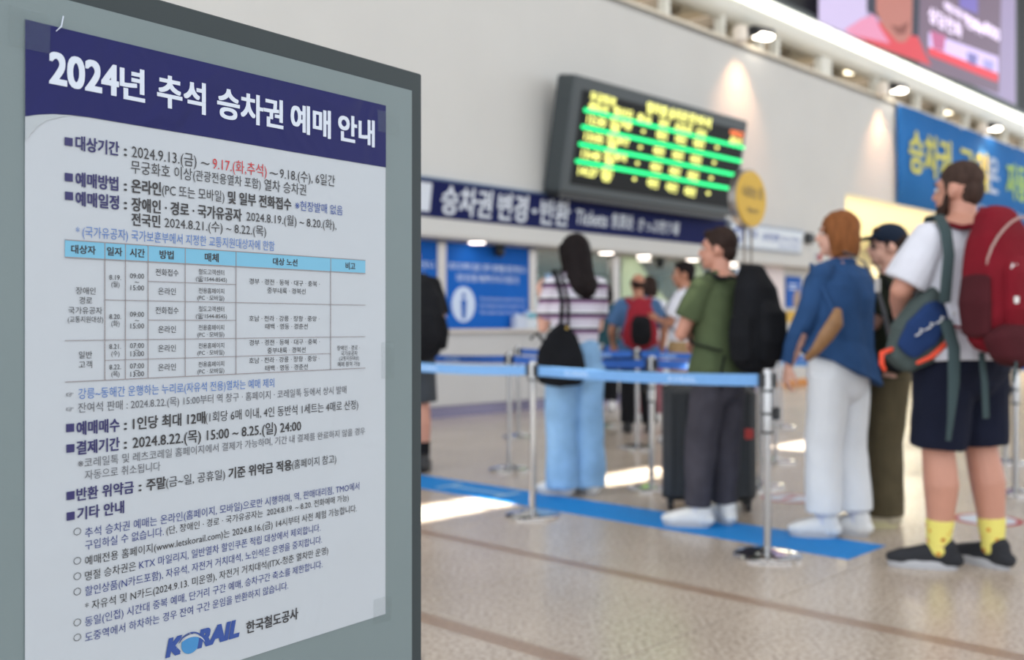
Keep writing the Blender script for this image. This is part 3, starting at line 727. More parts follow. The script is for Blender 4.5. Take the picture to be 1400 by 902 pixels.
bullet(89.4, 677); line([('반환 위약금', 103.3, 180.9, NV, .045), (':', 188, 191.5, K, .04), ('주말', 198.6, 224.6, K, .045), ('(금~일, 공휴일)', 225.2, 306, K, 0, .9), ('기준 위약금 적용', 311, 396.9, K, .045), ('(홈페이지 참고)', 397.6, 458, K, 0, .88)], 673.5, 16.5, 458, 628)
bullet(89.6, 705); line([('기타 안내', 104.4, 167.6, NV, .05)], 701, 16.5, 167, 693)
ring(100, 726); line([('추석 승차권 예매는 온라인(홈페이지, 모바일)으로만 시행하며, 역, 판매대리점, TMO에서', 114.5, 489.5, ID, .008)], 724.5, 13, 489, 666)
line([('구입하실 수 없습니다.', 114.5, 222.2, ID, .008), ('(단, 장애인 · 경로 · 국가유공자는  2024.8.19. ~ 8.20. 전화예매 가능)', 225.7, 475, K, 0, .92)], 743, 12.5, 475, 681)
ring(100, 766); line([('예매전용 홈페이지(www.letskorail.com)는 2024.8.16.(금) 14시부터 사전 체험 가능합니다.', 114.5, 486, K, .0)], 763.5, 12.5, 486, 696)
ring(100, 787); line([('명절 승차권은', 114.5, 184, K, 0), ('KTX 마일리지, 일반열차 할인쿠폰 적립 대상에서 제외합니다.', 188.6, 436.4, ID, .008)], 785, 12.5, 436, 722)
ring(100, 808); line([('할인상품(N카드포함), 자유석, 자전거 거치대석, 노인석은 운영을 중지합니다.', 114.5, 438.4, ID, .008)], 805.5, 12.5, 438, 738.5)
line([('* 자유석 및 N카드(2024.9.13. 미운영), 자전거 거치대석(ITX-청춘 열차만 운영)', 114.5, 447, K, 0)], 826, 12.5, 447, 753.5)
ring(100, 850); line([('동일(인접) 시간대 중복 예매, 단거리 구간 예매, 승차구간 축소를 제한합니다.', 114.5, 439, ID, .008)], 847, 12.5, 439, 772)
ring(100, 870.5); line([('도중역에서 하차하는 경우 잔여 구간 운임을 반환하지 않습니다.', 114.5, 392.3, ID, .008)], 868, 12.5, 392, 801.5)
# logo: slanted letters K, RAIL and a globe swept by two arcs
lw0, lz0 = pw(227, 884); lw1, lz1 = pw(328, 860)
lz = lz0 - .000; lem = (pw(227, 872)[1] - pw(227, 896)[1]) / .72
def slant(name, t, u0, u1, m, bold):
    o = text(name, t, poster, pw(u0, 880)[0], pw(u1, 880)[0], lz, lem, -.0031, m, bold, res=4)
    for v in o.data.vertices: v.co.x += (v.co.z - lz) * .22
slant('logo_letter', 'K', 228.5, 246, 'logoblue', .12); slant('logo_letter', 'RAIL', 272, 325.5, 'logoblue', .12)
gx, gz = pw(258.5, 877); R_ = .0135
obj('logo_globe', G().poly([(gx + R_*1.05*math.cos(a), gz - .002 + R_*math.sin(a)) for a in [i*math.pi/14 for i in range(28)]], -.0031, -.0029), 'logosky', poster)
def arc(r, z0, a0, a1, t, m):
    g = G(); n = 14
    for i in range(n+1):
        a = math.radians(a0 + (a1-a0)*i/n); tt = t*math.sin(math.pi*i/n) + .0002
        for q in (-1, 1): g.v.append(Vector((gx + (r+q*tt)*1.15*math.cos(a), -.0034, z0 + (r+q*tt)*math.sin(a))))
    for i in range(n): g.f.append((2*i, 2*i+2, 2*i+3, 2*i+1))
    obj('logo_swoosh', g, m, poster)
arc(.0150, gz-.004, 35, 165, .0016, 'posterpaper'); arc(.0185, gz-.0065, 30, 150, .0014, 'logoblue')
arc(.022, gz-.014, 25, 150, .0012, 'posterpaper')
line([('한국철도공사', 335.3, 405.7, K, .035)], 856, 15.5, 405, 839)
# clear tape at the corners
for (a, b, c, d_) in ((-.02, .03, PT-.035, PT+.012), (PW-.02, PW+.03, PT-.045, PT-.01), (PW-.012, PW+.018, 1.03, 1.09), (PW-.03, PW+.012, PB-.012, PB+.03)):
    obj('adhesive_tape', G().box(a, b, -.0042, -.0038, c, d_), 'tapeclear', poster)
tc_ = G().tube([(.046, -.005, PT+.014), (.043, -.006, PT+.001), (.037, -.005, PT-.006)], [.0007, .0009, .0005], n=6)
obj('tape_crease', tc_, 'paper', poster)

# ================================================================= BARRIER POSTS
def make_post(name='barrier_post', head=True, rings=False):
    r = empty(name)
    prof = [(.162, .004), (.163, .012), (.150, .022), (.11, .030), (.05, .036), (.03, .045)]
    obj('base', G().lathe([(.162, 0)] + prof, n=40), 'chrome', r, 'auto')
    obj('pole', G().lathe([(.0185, .04), (.0185, .60 if rings else .80)], n=20), 'pole', r, 'auto')
    if rings:
        obj('sleeve', G().lathe([(.026, .60), (.026, .885), (.022, .905)], n=20), 'pole', r, 'auto')
        for z in (.60, .69, .80): obj('collar', G().lathe([(.0285, z-.006), (.0285, z+.006)], n=20), 'black', r, 'auto')
        obj('clip_box', G().box(.024, .06, -.02, .02, .66, .72, bev=.006), 'black', r)
    else:
        obj('sleeve', G().lathe([(.025, .80), (.025, .885), (.021, .905)], n=20), 'pole', r, 'auto')
        obj('collar', G().lathe([(.0275, .79), (.0275, .802)], n=20), 'black', r, 'auto')
    obj('belt_housing', G().box(.014, .042, -.02, .02, .815, .885, bev=.005).box(-.042, -.014, -.02, .02, .815, .885, bev=.005), 'black', r)
    return r
post_a = make_post(rings=True); post_b = make_post()
ROW = 'barrier posts of the queue lanes'
posts = [  # s, y, rings, label
 (-3.67, -6.49, 1, 'nearest chrome barrier post, between the man in green and the blue shirt woman'),
 (-3.68, -4.97, 0, 'chrome barrier post in the front row beside the woman in blue jeans'),
 (-3.71, -3.75, 0, 'chrome barrier post half hidden behind the right edge of the poster stand'),
 (-2.41, -3.57, 0, 'chrome barrier post in the second row left of the jeans woman'),
 (-2.41, -4.90, 1, 'chrome barrier post with dark collars just left of the black suitcase'),
 (-.70, -2.06, 0, 'distant chrome barrier post nearest the counter, behind the left posts'),
 (-.63, -3.46, 0, 'distant chrome barrier post in front of the man with the red backpack'),
 (-.94, -6.76, 1, 'chrome barrier post at the right edge of the picture beside the red backpack man'),
 (.70, -1.99, 0, 'far chrome barrier post behind the jeans woman by the counter'),
 (-1.79, -5.37, 0, 'chrome barrier post behind the right side of the black suitcase'),
 (1.98, -3.45, 0, 'far thin chrome barrier post left of the hand of the blue shirt woman'),
 (-.61, -4.83, 0, 'chrome barrier post farther back right of the man in green'),
 (.6, -6.2, 0, 'far chrome barrier post between the legs of the bearded man'),
]
POS = {}
for k, (s, y, rg, lb) in enumerate(posts):
    src = post_a if rg else post_b
    first = (k == 0) or (k == 1)
    p = src if first else copy_tree(src)
    p.location = wpt(s, y, 0); p.rotation_euler = (0, 0, THW + math.radians(90 if True else 0) + (math.pi if k in (0,) else 0))
    p.rotation_euler.z = THW + math.pi/2 if k != 0 else THW - math.pi/2 + .9
    p['label'] = lb; p['category'] = 'barrier post'; p['group'] = ROW; POS[k] = wpt(s, y, 0)
def belt(a, b, m, lb, z=.85, prints=True, sag=.012):
    A = Vector(a) + Vector((0, 0, z)); B = Vector(b) + Vector((0, 0, z)); d = (B-A); L = d.length
    r = empty('barrier_belt', A, (0, 0, math.atan2(d.y, d.x)), lb, 'belt', 'queue barrier belts')
    g = G(); n = 16
    g.tube([(.03 + (L-.06)*i/n, 0, -sag*4*(i/n)*(1-i/n)) for i in range(n+1)], [(.001, .029)]*(n+1), side=(0, 1, 0), n=8, e=6, rnd=False)
    obj('webbing', g, m, r)
    if prints:
        for q in range(max(1, int(L/.7))):
            x = .25 + q*.7
            if x + .2 < L:
                for sd in (-1, 1):
                    o = text('belt_print', 'KORAIL', r, x, x+.17, -sag*4*(x/L)*(1-x/L), .04, -.002, 'beltprint', .05, res=1)
                    if sd == 1:
                        for v in o.data.vertices: v.co.x = 2*x + .17 - v.co.x; v.co.y = .002
    return r
belt(POS[1], POS[0], 'belt', 'light blue queue belt across the front between the jeans woman and the nearest post')
belt(POS[2], POS[1], 'belt', 'light blue queue belt running from the poster stand to the front post')
belt(wpt(-3.7, -2.2, 0), POS[2], 'belt', 'light blue queue belt behind the poster stand')
belt(POS[3], POS[4], 'beltdeep', 'deep blue queue belt of the second row behind the jeans woman')
belt(wpt(-2.41, -1.9, 0), POS[3], 'beltdeep', 'deep blue queue belt behind the man with the black backpack at left')
belt(POS[4], POS[9], 'beltdeep', 'deep blue queue belt behind the man in green')
belt(POS[5], POS[6], 'beltdeep', 'deep blue queue belt of the back row behind the jeans woman')
belt(POS[6], POS[11], 'beltdeep', 'deep blue queue belt of the back row in front of the white shirt man')
belt(POS[8], POS[10], 'beltdeep', 'farthest blue queue belt in front of the counter')
belt(POS[11], POS[7], 'beltdeep', 'deep blue queue belt behind the white trousers woman')
belt(POS[10], wpt(2.2, -6.5, 0), 'beltdeep', 'far blue queue belt behind the shirt of the blue shirt woman')
belt(POS[7], wpt(-.94, -8.2, 0), 'beltdeep', 'deep blue queue belt leaving the picture at the right edge')
belt(wpt(3.6, -1.5, 0), wpt(4.6, -5.8, 0), 'beltdeep', 'farthest right blue queue belt near the orange skirting', prints=False)
belt(wpt(3.6, -1.5, 0), wpt(4.6, -5.8, 0), 'belt', 'lower light blue belt near the orange skirting', z=.62, prints=False)
for k, (s, y, lb) in enumerate(((2.2, -6.5, 'far chrome barrier post hidden beyond the capped person'), (3.6, -1.5, 'far chrome barrier post by the pink wall panel'), (4.6, -5.8, 'far chrome barrier post beyond the red backpack'), (-2.41, -1.9, 'chrome barrier post behind the man at the left'), (-3.7, -2.2, 'chrome barrier post hidden by the poster stand'), (-.94, -8.2, 'chrome barrier post outside the right edge'))):
    p = copy_tree(post_b); p.location = wpt(s, y, 0); p['label'] = lb; p['category'] = 'barrier post'; p['group'] = ROW

# ================================================================= ROUND YELLOW SIGN
ys_ = empty('round_sign', (1.63, 7.0, 0), (0, 0, THW), 'round yellow sign on two thin poles rising behind the man in green', 'sign')
mr = Matrix.Translation((0, 0, 1.975)) @ Matrix.Rotation(math.pi/2, 4, 'X')
obj('disc', G().lathe([(.19, .001), (.19, .012), (.185, .014)], n=40, m=mr), 'yellow', ys_)
obj('rim', G().lathe([(.205, -.05), (.205, -.002), (.198, .0)], n=40, m=mr), 'steel', ys_)
for x in (-.045, .045): obj('pole', G().tube([(x, .02, .02), (x, .02, 1.80)], [.009, .009], n=8, rnd=False), 'steel', ys_, True)
obj('base', G().lathe([(.18, 0), (.18, .012), (.04, .03)], n=30), 'chrome', ys_)
text('sign_text', '나오는 곳', ys_, -.125, .13, 2.02, .085, -.018, 'signgrey', .04)
text('sign_text', 'Way out', ys_, -.07, .07, 1.90, .05, -.018, 'signgrey', .02)
sh = empty('sheet_holder', (1.66, 7.3, 0), (0, 0, THW - .1), 'white printed sheet in a stand below the round yellow sign', 'notice')
obj('sheet', G().box(-.09, .10, 0, .01, 1.26, 1.52), 'paper', sh); obj('clip', G().box(-.04, .05, -.01, .015, 1.51, 1.55), 'navy', sh)
obj('pole', G().box(-.01, .01, .01, .03, .02, 1.5), 'steel', sh); obj('base', G().lathe([(.15, 0), (.15, .015)], n=24), 'chrome', sh)
obj('red_print', G().box(-.07, .07, -.003, 0, 1.43, 1.45), mat('pale_red_print', 'b890a4', .6), sh)
obj('grey_print', G().box(-.07, .05, -.003, 0, 1.34, 1.355), 'inkgrey', sh)

# ================================================================= PEOPLE
M['skin'] = mat('skin', 'b98470', .55, var=.04, vscale=12); M['skinpale'] = mat('skin_pale', 'cf9f8c', .55, var=.04, vscale=12)
M['skintan'] = mat('skin_tan', 'a8735a', .55, var=.04, vscale=12)
M['lip'] = mat('lips', 'a05a54', .5); M['eyewhite'] = mat('eye_white', 'c8c2bc', .4); M['iris'] = mat('iris_dark', '2a1c16', .3)
def hair(name, h): return mat(name, h, .65, spec=.12, var=.25, vscale=60, bump=.6, bscale=120, stretch=(1, 1, .12))
M['hairblack'] = hair('hair_black', '171112'); M['hairdark'] = hair('hair_dark_brown', '2c201c'); M['hairauburn'] = hair('hair_auburn', '7a4b2a')
M['hairbuzz'] = hair('hair_short_brown', '3d2e28'); M['beard'] = hair('beard_dark', '33241f')
M['tshirtwhite'] = cloth('white_cotton', 'cfcfd8', .04); M['trouswhite'] = cloth('white_denim', 'd8dade', .03)
M['denimshirt'] = cloth('blue_denim_shirt', '294872', .14); M['shirtgreen'] = cloth('olive_green_cotton', '4b563c'); M['darktrousers'] = cloth('charcoal_cotton', '403e46', .2)
M['lightjeans'] = cloth('light_blue_denim', '85acd2', .14); M['navyshorts'] = cloth('navy_cotton', '141829', .12); M['olivetrousers'] = cloth('olive_brown_corduroy', '524a38', .15)
M['blackcloth'] = cloth('black_cotton', '17171a'); M['greyshorts'] = cloth('dark_grey_cotton', '3d4146'); M['khaki'] = cloth('khaki_cotton', '9a7f5c')
M['blueshirt'] = cloth('dusty_blue_cotton', '46648a'); M['pinktrousers'] = cloth('dusty_pink_cotton', '8c5a62'); M['blackbag'] = cloth('black_nylon', '141519', .2)
M['redbag'] = cloth('crimson_nylon', '6e121f', .1); M['maroon'] = cloth('maroon_nylon', '43181e', .1); M['redbag2'] = cloth('dull_red_nylon', '8a2430', .1)
M['greybag'] = cloth('grey_green_nylon', '46504f', .08); M['navybag'] = cloth('navy_nylon', '1f3560', .08); M['orangetrim'] = mat('orange_trim', 'e0482a', .6)
M['strapgrey'] = cloth('grey_green_webbing', '3c4a4c', .05); M['piping'] = mat('pale_piping', 'a78a84', .6); M['silver'] = mat('silver_buckle', 'c4c0bc', .3, metal=.5)
M['shoewhite'] = mat('white_leather', 'd5d4d3', .5, var=.03, bump=.1, bscale=60); M['shoegrey'] = cloth('dark_grey_knit', '2e2f33'); M['solewhite'] = mat('sole_white', 'a9a9ad', .6)
M['shoebeige'] = mat('beige_suede', 'b8ae98', .8, var=.08); M['shoeblack'] = mat('black_leather', '1a1a1c', .5); M['solecream'] = mat('sole_cream', 'c0b890', .7)
M['sockwhite'] = cloth('white_knit', 'c8cad8', .04); M['tanleather'] = mat('tan_leather', '8a6440', .55, var=.12); M['capnavy'] = cloth('navy_cap_cotton', '1a2434', .08)
M['suit'] = mat('suitcase_shell', '23272c', .55, var=.1, bump=.2, bscale=150); M['sunglass'] = mat('sunglass_lens', '1c1614', .1)
def pattern_mat(name, build):
    m = mat(name, 'ffffff', .92, spec=.2); n = m.node_tree.nodes; build(m.node_tree, n, n['Principled BSDF']); return m
def stripes(nt, n, b):
    g = n.new('ShaderNodeTexCoord'); s = n.new('ShaderNodeSeparateXYZ'); nt.links.new(g.outputs['Object'], s.inputs[0])
    a = n.new('ShaderNodeMath'); a.operation = 'MULTIPLY'; a.inputs[1].default_value = 1/.098; nt.links.new(s.outputs['Z'], a.inputs[0])
    f = n.new('ShaderNodeMath'); f.operation = 'FRACT'; nt.links.new(a.outputs[0], f.inputs[0])
    r = n.new('ShaderNodeValToRGB'); r.color_ramp.interpolation = 'CONSTANT'; e = r.color_ramp.elements
    e[0].position = 0; e[0].color = lin('25222c'); e[1].position = .17; e[1].color = lin('d2d0d8')
    for p, c in ((.46, 'b4a8bc'), (.60, 'd2d0d8'), (.76, '8c6f8e')): q = e.new(p); q.color = lin(c)
    nt.links.new(f.outputs[0], r.inputs[0]); nt.links.new(r.outputs[0], b.inputs['Base Color'])
M['stripes'] = pattern_mat('striped_knit', stripes)
def socks(nt, n, b):
    g = n.new('ShaderNodeTexCoord'); v = n.new('ShaderNodeTexVoronoi'); v.inputs['Scale'].default_value = 26; nt.links.new(g.outputs['Object'], v.inputs['Vector'])
    r = n.new('ShaderNodeValToRGB'); r.color_ramp.interpolation = 'CONSTANT'; e = r.color_ramp.elements
    e[0].position = 0; e[0].color = lin('7a4a28'); e[1].position = .16; e[1].color = lin('d08a3c'); q = e.new(.30); q.color = lin('dcd070')
    nt.links.new(v.outputs['Distance'], r.inputs[0]); nt.links.new(r.outputs[0], b.inputs['Base Color'])
M['yellowsock'] = pattern_mat('yellow_patterned_knit', socks)

def rz(a, v): c, s = math.cos(a), math.sin(a); v = Vector(v); return Vector((c*v.x - s*v.y, s*v.x + c*v.y, v.z))

def hand(g, wrist, f, p, side, S=1, curl=.35):
    f = Vector(f).normalized(); p = (Vector(p) - f*Vector(p).dot(f)).normalized(); w = f.cross(p)*side
    k0 = wrist + f*.085*S
    g.tube([wrist - f*.01*S, wrist + f*.03*S, k0], [(.027*S, .018*S), (.036*S, .017*S), (.038*S, .014*S)], side=w, n=12)
    for i, L in enumerate((.066, .075, .069, .054)):
        b = k0 + w*(.028 - .0185*i)*S - f*.008*S; d = f.copy(); pts = [b]; a = curl*(1 + .12*i)
        for q in (.45, .32, .23):
            ang = a*(1 if q == .45 else 1.5); d = (d*math.cos(ang) + p*math.sin(ang)).normalized(); pts.append(pts[-1] + d*L*q*S*1.1)
        g.tube(pts, [.0098*S, .0092*S, .0085*S, .0072*S], side=w, n=8)
    t0 = wrist + f*.022*S + w*.022*S; d1 = (f*.6 + w*.7 + p*.35).normalized(); d2 = (f*.9 + w*.2 + p*.4).normalized()
    g.tube([t0, t0 + d1*.035*S, t0 + d1*.035*S + d2*.032*S, t0 + d1*.035*S + d2*.055*S], [.013*S, .0115*S, .0105*S, .008*S], n=8)

def shoe(par, pos, yaw, L, mu, ms, S=1, lace=None, sole_h=.034, high=.0):
    """toe points along yaw; pos = ankle on the floor"""
    def T(x, y, z): return Vector(pos) + rz(yaw, (x, y, z))
    hl = L
    g = G()
    g.tube([T(0, -.26*hl, .045), T(0, -.12*hl, .055), T(0, .08*hl, .062), T(0, .32*hl, .052), T(0, .55*hl, .046), T(0, .68*hl, .042)],
           [(.036, .032), (.040, .045), (.042, .056), (.047, .044), (.048, .034), (.032, .022)], side=rz(yaw, (1, 0, 0)), n=16, e=2.4)
    g.tube([T(0, -.11*hl, .05), T(0, -.09*hl, .085), T(0, -.09*hl, .10 + high)], [(.044, .060), (.046, .056), (.047, .054)], side=rz(yaw, (1, 0, 0)), n=14)
    up = remesh('shoe', g, mu, par, vox=.006, smooth=2)
    s2 = G(); n = 28; outl = []
    for i in range(n):
        a = 2*math.pi*i/n; y = math.cos(a); x = math.sin(a)
        wd = .047 + .008*max(0, y) - (.004 if y < 0 else 0)
        outl.append((x*wd*(1 - .25*(abs(y)**4)), .22*hl + y*.51*hl))
    for z, k in ((0, .96), (sole_h*.5, 1), (sole_h, 1), (sole_h + .006, .94)): s2.v += [T(x*k, .22*hl + (y-.22*hl)*k, z) for x, y in outl]
    for k in range(3):
        for i in range(n): j = (i+1) % n; s2.f.append((k*n+i, k*n+j, (k+1)*n+j, (k+1)*n+i))
    s2.f.append(tuple(range(n-1, -1, -1))); s2.f.append(tuple(range(3*n, 4*n)))
    obj('sole', s2, ms, up, 'auto')
    if lace:
        lg = G()
        for q in range(4): y = (.12 + .085*q)*hl; z = .098 - .014*q; lg.tube([T(-.022, y, z - .006), T(0, y+.005, z+.002), T(.022, y, z - .006)], [.0032]*3, n=6)
        obj('lace', lg, lace, up, True)
    return up

def person(u, v, hgt, yaw, hyaw, feet, elb, wri, label, skin='skin', wm=1.0, dm=1.0, top=None, bottom=None, shoes=None, sock=None, hairst=None,
           hands=((0, 0, -1, 0, 1, 0), (0, 0, -1, 0, 1, 0)), pitch=0, vox=.0075, group=None, Y=None, knee=.02, female=False, neckline=0, curl=.35, eyes=True, lean=0):
    Y = Y or H*F/(v-443); X = (u-700)/F*Y; S = hgt/1.75
    root = empty('person', (X, Y, 0), (0, 0, 0), label, 'person', group)
    ya, ha = math.radians(yaw), math.radians(hyaw)
    P = {'S': S, 'ya': ya, 'ha': ha, 'root': root, 'X': X, 'Y': Y}
    R = lambda x, y, z: rz(ya, (x*S, y*S, z*S)) + Vector((-math.sin(ya), math.cos(ya), 0))*lean*max(0, z-1.0)*S
    sx = rz(ya, (1, 0, 0))
    hd = R(0, .015, 1.63)
    hp = lambda x, y, z: hd + rz(ha, (x*S, (y*math.cos(pitch) - z*math.sin(pitch))*S, (y*math.sin(pitch) + z*math.cos(pitch))*S))
    P['hp'] = hp; P['R'] = R
    g = G(); fx = rz(ha, (1, 0, 0))
    Rm = Matrix.Rotation(ha, 3, 'Z') @ Matrix.Rotation(pitch, 3, 'X')
    # head
    g.ell(hp(0, -.012, .022), (.076*S, .095*S, .098*S), Rm, 20)
    g.ell(hp(0, .030, -.040), (.057*S, .062*S, .070*S), Rm, 16)
    g.ell(hp(0, .062, -.088), (.028*S, .028*S, .024*S), Rm, 12)
    g.ell(hp(0, .0, -.075), (.052*S, .055*S, .035*S), Rm, 12)
    g.tube([hp(0, .082, .022), hp(0, .099, -.012), hp(0, .104, -.022)], [.009*S, .012*S, .014*S], n=10)
    g.ell(hp(0, .086, -.052), (.024*S, .014*S, .012*S), Rm, 10)
    g.ell(hp(0, .080, .035), (.05*S, .012*S, .012*S), Rm, 10)
    for q in (-1, 1): g.ell(hp(q*.076, -.006, -.008), (.010*S, .020*S, .032*S), Rm @ Matrix.Rotation(q*.25, 3, 'Z'), 12)
    # neck and trunk
    g.tube([R(0, -.012, 1.40), R(0, -.005, 1.47), hp(0, -.02, -.06)], [(.062*S*wm**.5, .060*S), (.054*S*wm**.5, .056*S), (.052*S*wm**.4, .056*S)], side=sx, n=16)
    rg = [(.86, .150, .105, .01), (.94, .165, .118, .008), (1.06, .135, .100, -.0), (1.16, .142, .105, .0), (1.28, .160, .115, .0), (1.37, .165, .105, -.004), (1.43, .125, .078, -.008)]
    if female: rg = [(.86, .155, .110, .01), (.94, .170, .120, .0), (1.06, .125, .095, 0), (1.16, .130, .098, .0), (1.28, .150, .115, .012), (1.37, .150, .098, 0), (1.43, .112, .072, -.008)]
    g.tube([R(0, o, z) for z, a, b, o in rg], [(a*S*wm, b*S*dm) for z, a, b, o in rg], side=sx, n=20, e=2.3)
    shw = (.178 if not female else .160) * (1 + (wm-1)*.6)
    sh = [R(-shw, -.008, 1.405), R(shw, -.008, 1.405)]
    for i in (0, 1):
        e_, w_ = Vector(elb[i]), Vector(wri[i]); s_ = sh[i]; am = 1 + (wm-1)*.7
        g.ell(s_, (.055*S*am, .055*S*am, .06*S*am), None, 12)
        g.tube([s_.lerp(R(0, 0, 1.38), .35), s_, s_.lerp(e_, .5), e_], [.055*S*am, .052*S*am, .046*S*am, .038*S*am], n=14)
        g.tube([e_, e_.lerp(w_, .28), e_.lerp(w_, .7), w_], [.038*S*am, .041*S*am, .032*S*am, .025*S], n=14)
        h = hands[i]; hand(g, w_, h[:3], h[3:6], (1 if i == 0 else -1), S, curl)
    # legs
    ank = []; kn = []; hips = []
    for i, (fx_, fy_, fya) in enumerate(feet):
        a_ = Vector((fx_, fy_, .085*S)); hpz = R((-1 if i == 0 else 1)*.088*wm**.6, 0, .88); k_ = a_.lerp(hpz, .5) + Vector((-math.sin(ya), math.cos(ya), 0))*knee
        ank.append(a_); kn.append(k_); hips.append(hpz); lm_ = 1 + (wm-1)*.75
        back = -Vector((-math.sin(ya), math.cos(ya), 0))*.018
        g.tube([hpz, hpz.lerp(k_, .45), k_ + Vector((0, 0, .03)), k_.lerp(a_, .30) + back, k_.lerp(a_, .62) + back*.7, a_, a_ - Vector((0, 0, .035))],
               [.088*S*lm_, .078*S*lm_, .056*S*lm_, .060*S*lm_, .048*S*lm_, .036*S*lm_, .038*S], n=16)
        fd = rz(math.radians(fya), (0, 1, 0)); g.tube([a_ - Vector((0, 0, .035)), a_ + fd*.10 - Vector((0, 0, .045))], [.034, .028], n=10)
    remesh('body', g, skin, root, vox=vox, smooth=2)
    if eyes:
        for q in (-1, 1):
            ey = obj('eye', G().ell(hp(q*.031, .079, .006), (.0135*S, .010*S, .0085*S), Rm, 12), 'eyewhite', root, True)
            obj('iris', G().ell(hp(q*.031, .0865, .006), (.0058*S, .004*S, .006*S), Rm, 10), 'iris', ey, True)
            obj('eyebrow', G().tube([hp(q*.016, .092, .030), hp(q*.033, .090, .036), hp(q*.050, .076, .030)], [.0035*S, .0045*S, .002*S], n=6), hairst[1] if hairst else 'hairdark', root, True)
        obj('lips', G().tube([(hp(-.020, .088, -.052)), hp(0, .096, -.051), hp(.020, .088, -.052)], [(.0035*S, .005*S)]*3, n=8), 'lip', root, True)
    P.update(sh=sh, ank=ank, kn=kn, hips=hips, hd=hd, rg=rg, wm=wm, dm=dm, sx=sx)
    if hairst:
        st, hm = hairst; hg = G()
        if st == 'short':
            hg.ell(hp(0, -.026, .046), (.085*S, .098*S, .092*S), Rm, 20); hg.ell(hp(0, -.060, -.01), (.070*S, .055*S, .070*S), Rm, 16); hg.ell(hp(0, .040, .092), (.058*S, .042*S, .030*S), Rm, 12)
            for q in (-1, 1): hg.tube([hp(q*.073, .018, .03), hp(q*.073, .014, -.012)], [.010*S, .006*S], n=8)
        elif st == 'buzz':
            hg.ell(hp(0, -.018, .048), (.079*S, .094*S, .084*S), Rm, 20); hg.ell(hp(0, -.050, .0), (.068*S, .060*S, .075*S), Rm, 16)
            for q in (-1, 1): hg.tube([hp(q*.071, .018, .03), hp(q*.070, .016, -.03)], [.010*S, .008*S], n=8)
        elif st == 'bald':
            hg.ell(hp(0, -.045, .005), (.082*S, .064*S, .062*S), Rm, 16)
            for q in (-1, 1): hg.ell(hp(q*.066, -.005, .018), (.016*S, .045*S, .035*S), Rm, 12)
        elif st in ('bob', 'long'):
            hg.ell(hp(0, -.020, .040), (.093*S, .105*S, .098*S), Rm, 20)
            lo = -.115 if st == 'bob' else -.11
            hg.tube([hp(0, -.042, .05), hp(0, -.048, -.03), hp(0, -.048, lo)], [(.092*S, .072*S), (.098*S, .074*S), (.090*S, .062*S)], side=fx, n=18, e=2.4, rnd=False)
            for q in (-1, 1): hg.tube([hp(q*.070, .02, .05), hp(q*.078, .012, -.03), hp(q*.074, .008, lo + .01)], [(.026*S, .05*S), (.024*S, .045*S), (.018*S, .034*S)], side=fx, n=12)
            if st == 'long':
                hg.tube([hp(0, -.045, -.02), R(.015, -.075, 1.47), R(.035, -.115, 1.41), R(.055, -.125, 1.37), R(.065, -.125, 1.345)], [(.096*S, .068*S), (.100*S, .060*S), (.098*S, .045*S), (.080*S, .034*S), (.045*S, .018*S)], side=sx, n=16)
                for q in (-1, 1): hg.tube([hp(q*.075, .01, -.08), R(q*.085, .0, 1.44)], [.024*S, .018*S], n=10)
        remesh('hair', hg, hm, root, vox=.006, smooth=2, disp=.004*S, dscale=34)
    if sock:
        ms, zt = sock
        for i in (0, 1):
            a_ = ank[i]; k_ = kn[i]; t = (zt - a_.z)/(k_.z - a_.z); back = -Vector((-math.sin(ya), math.cos(ya), 0))*.010
            obj('sock', G().tube([a_ + Vector((0, 0, .0)), a_ + Vector((0, 0, .02)), a_.lerp(k_, t) + back], [.043*S*wm**.5, .041*S*wm**.5, .050*S*wm**.6], n=18), ms, root, True)
    if shoes:
        for i, (fx_, fy_, fya) in enumerate(feet): shoe(root, (fx_, fy_, 0), math.radians(fya), shoes[2]*S, shoes[0], shoes[1], S, lace=shoes[3] if len(shoes) > 3 else None)
    return P

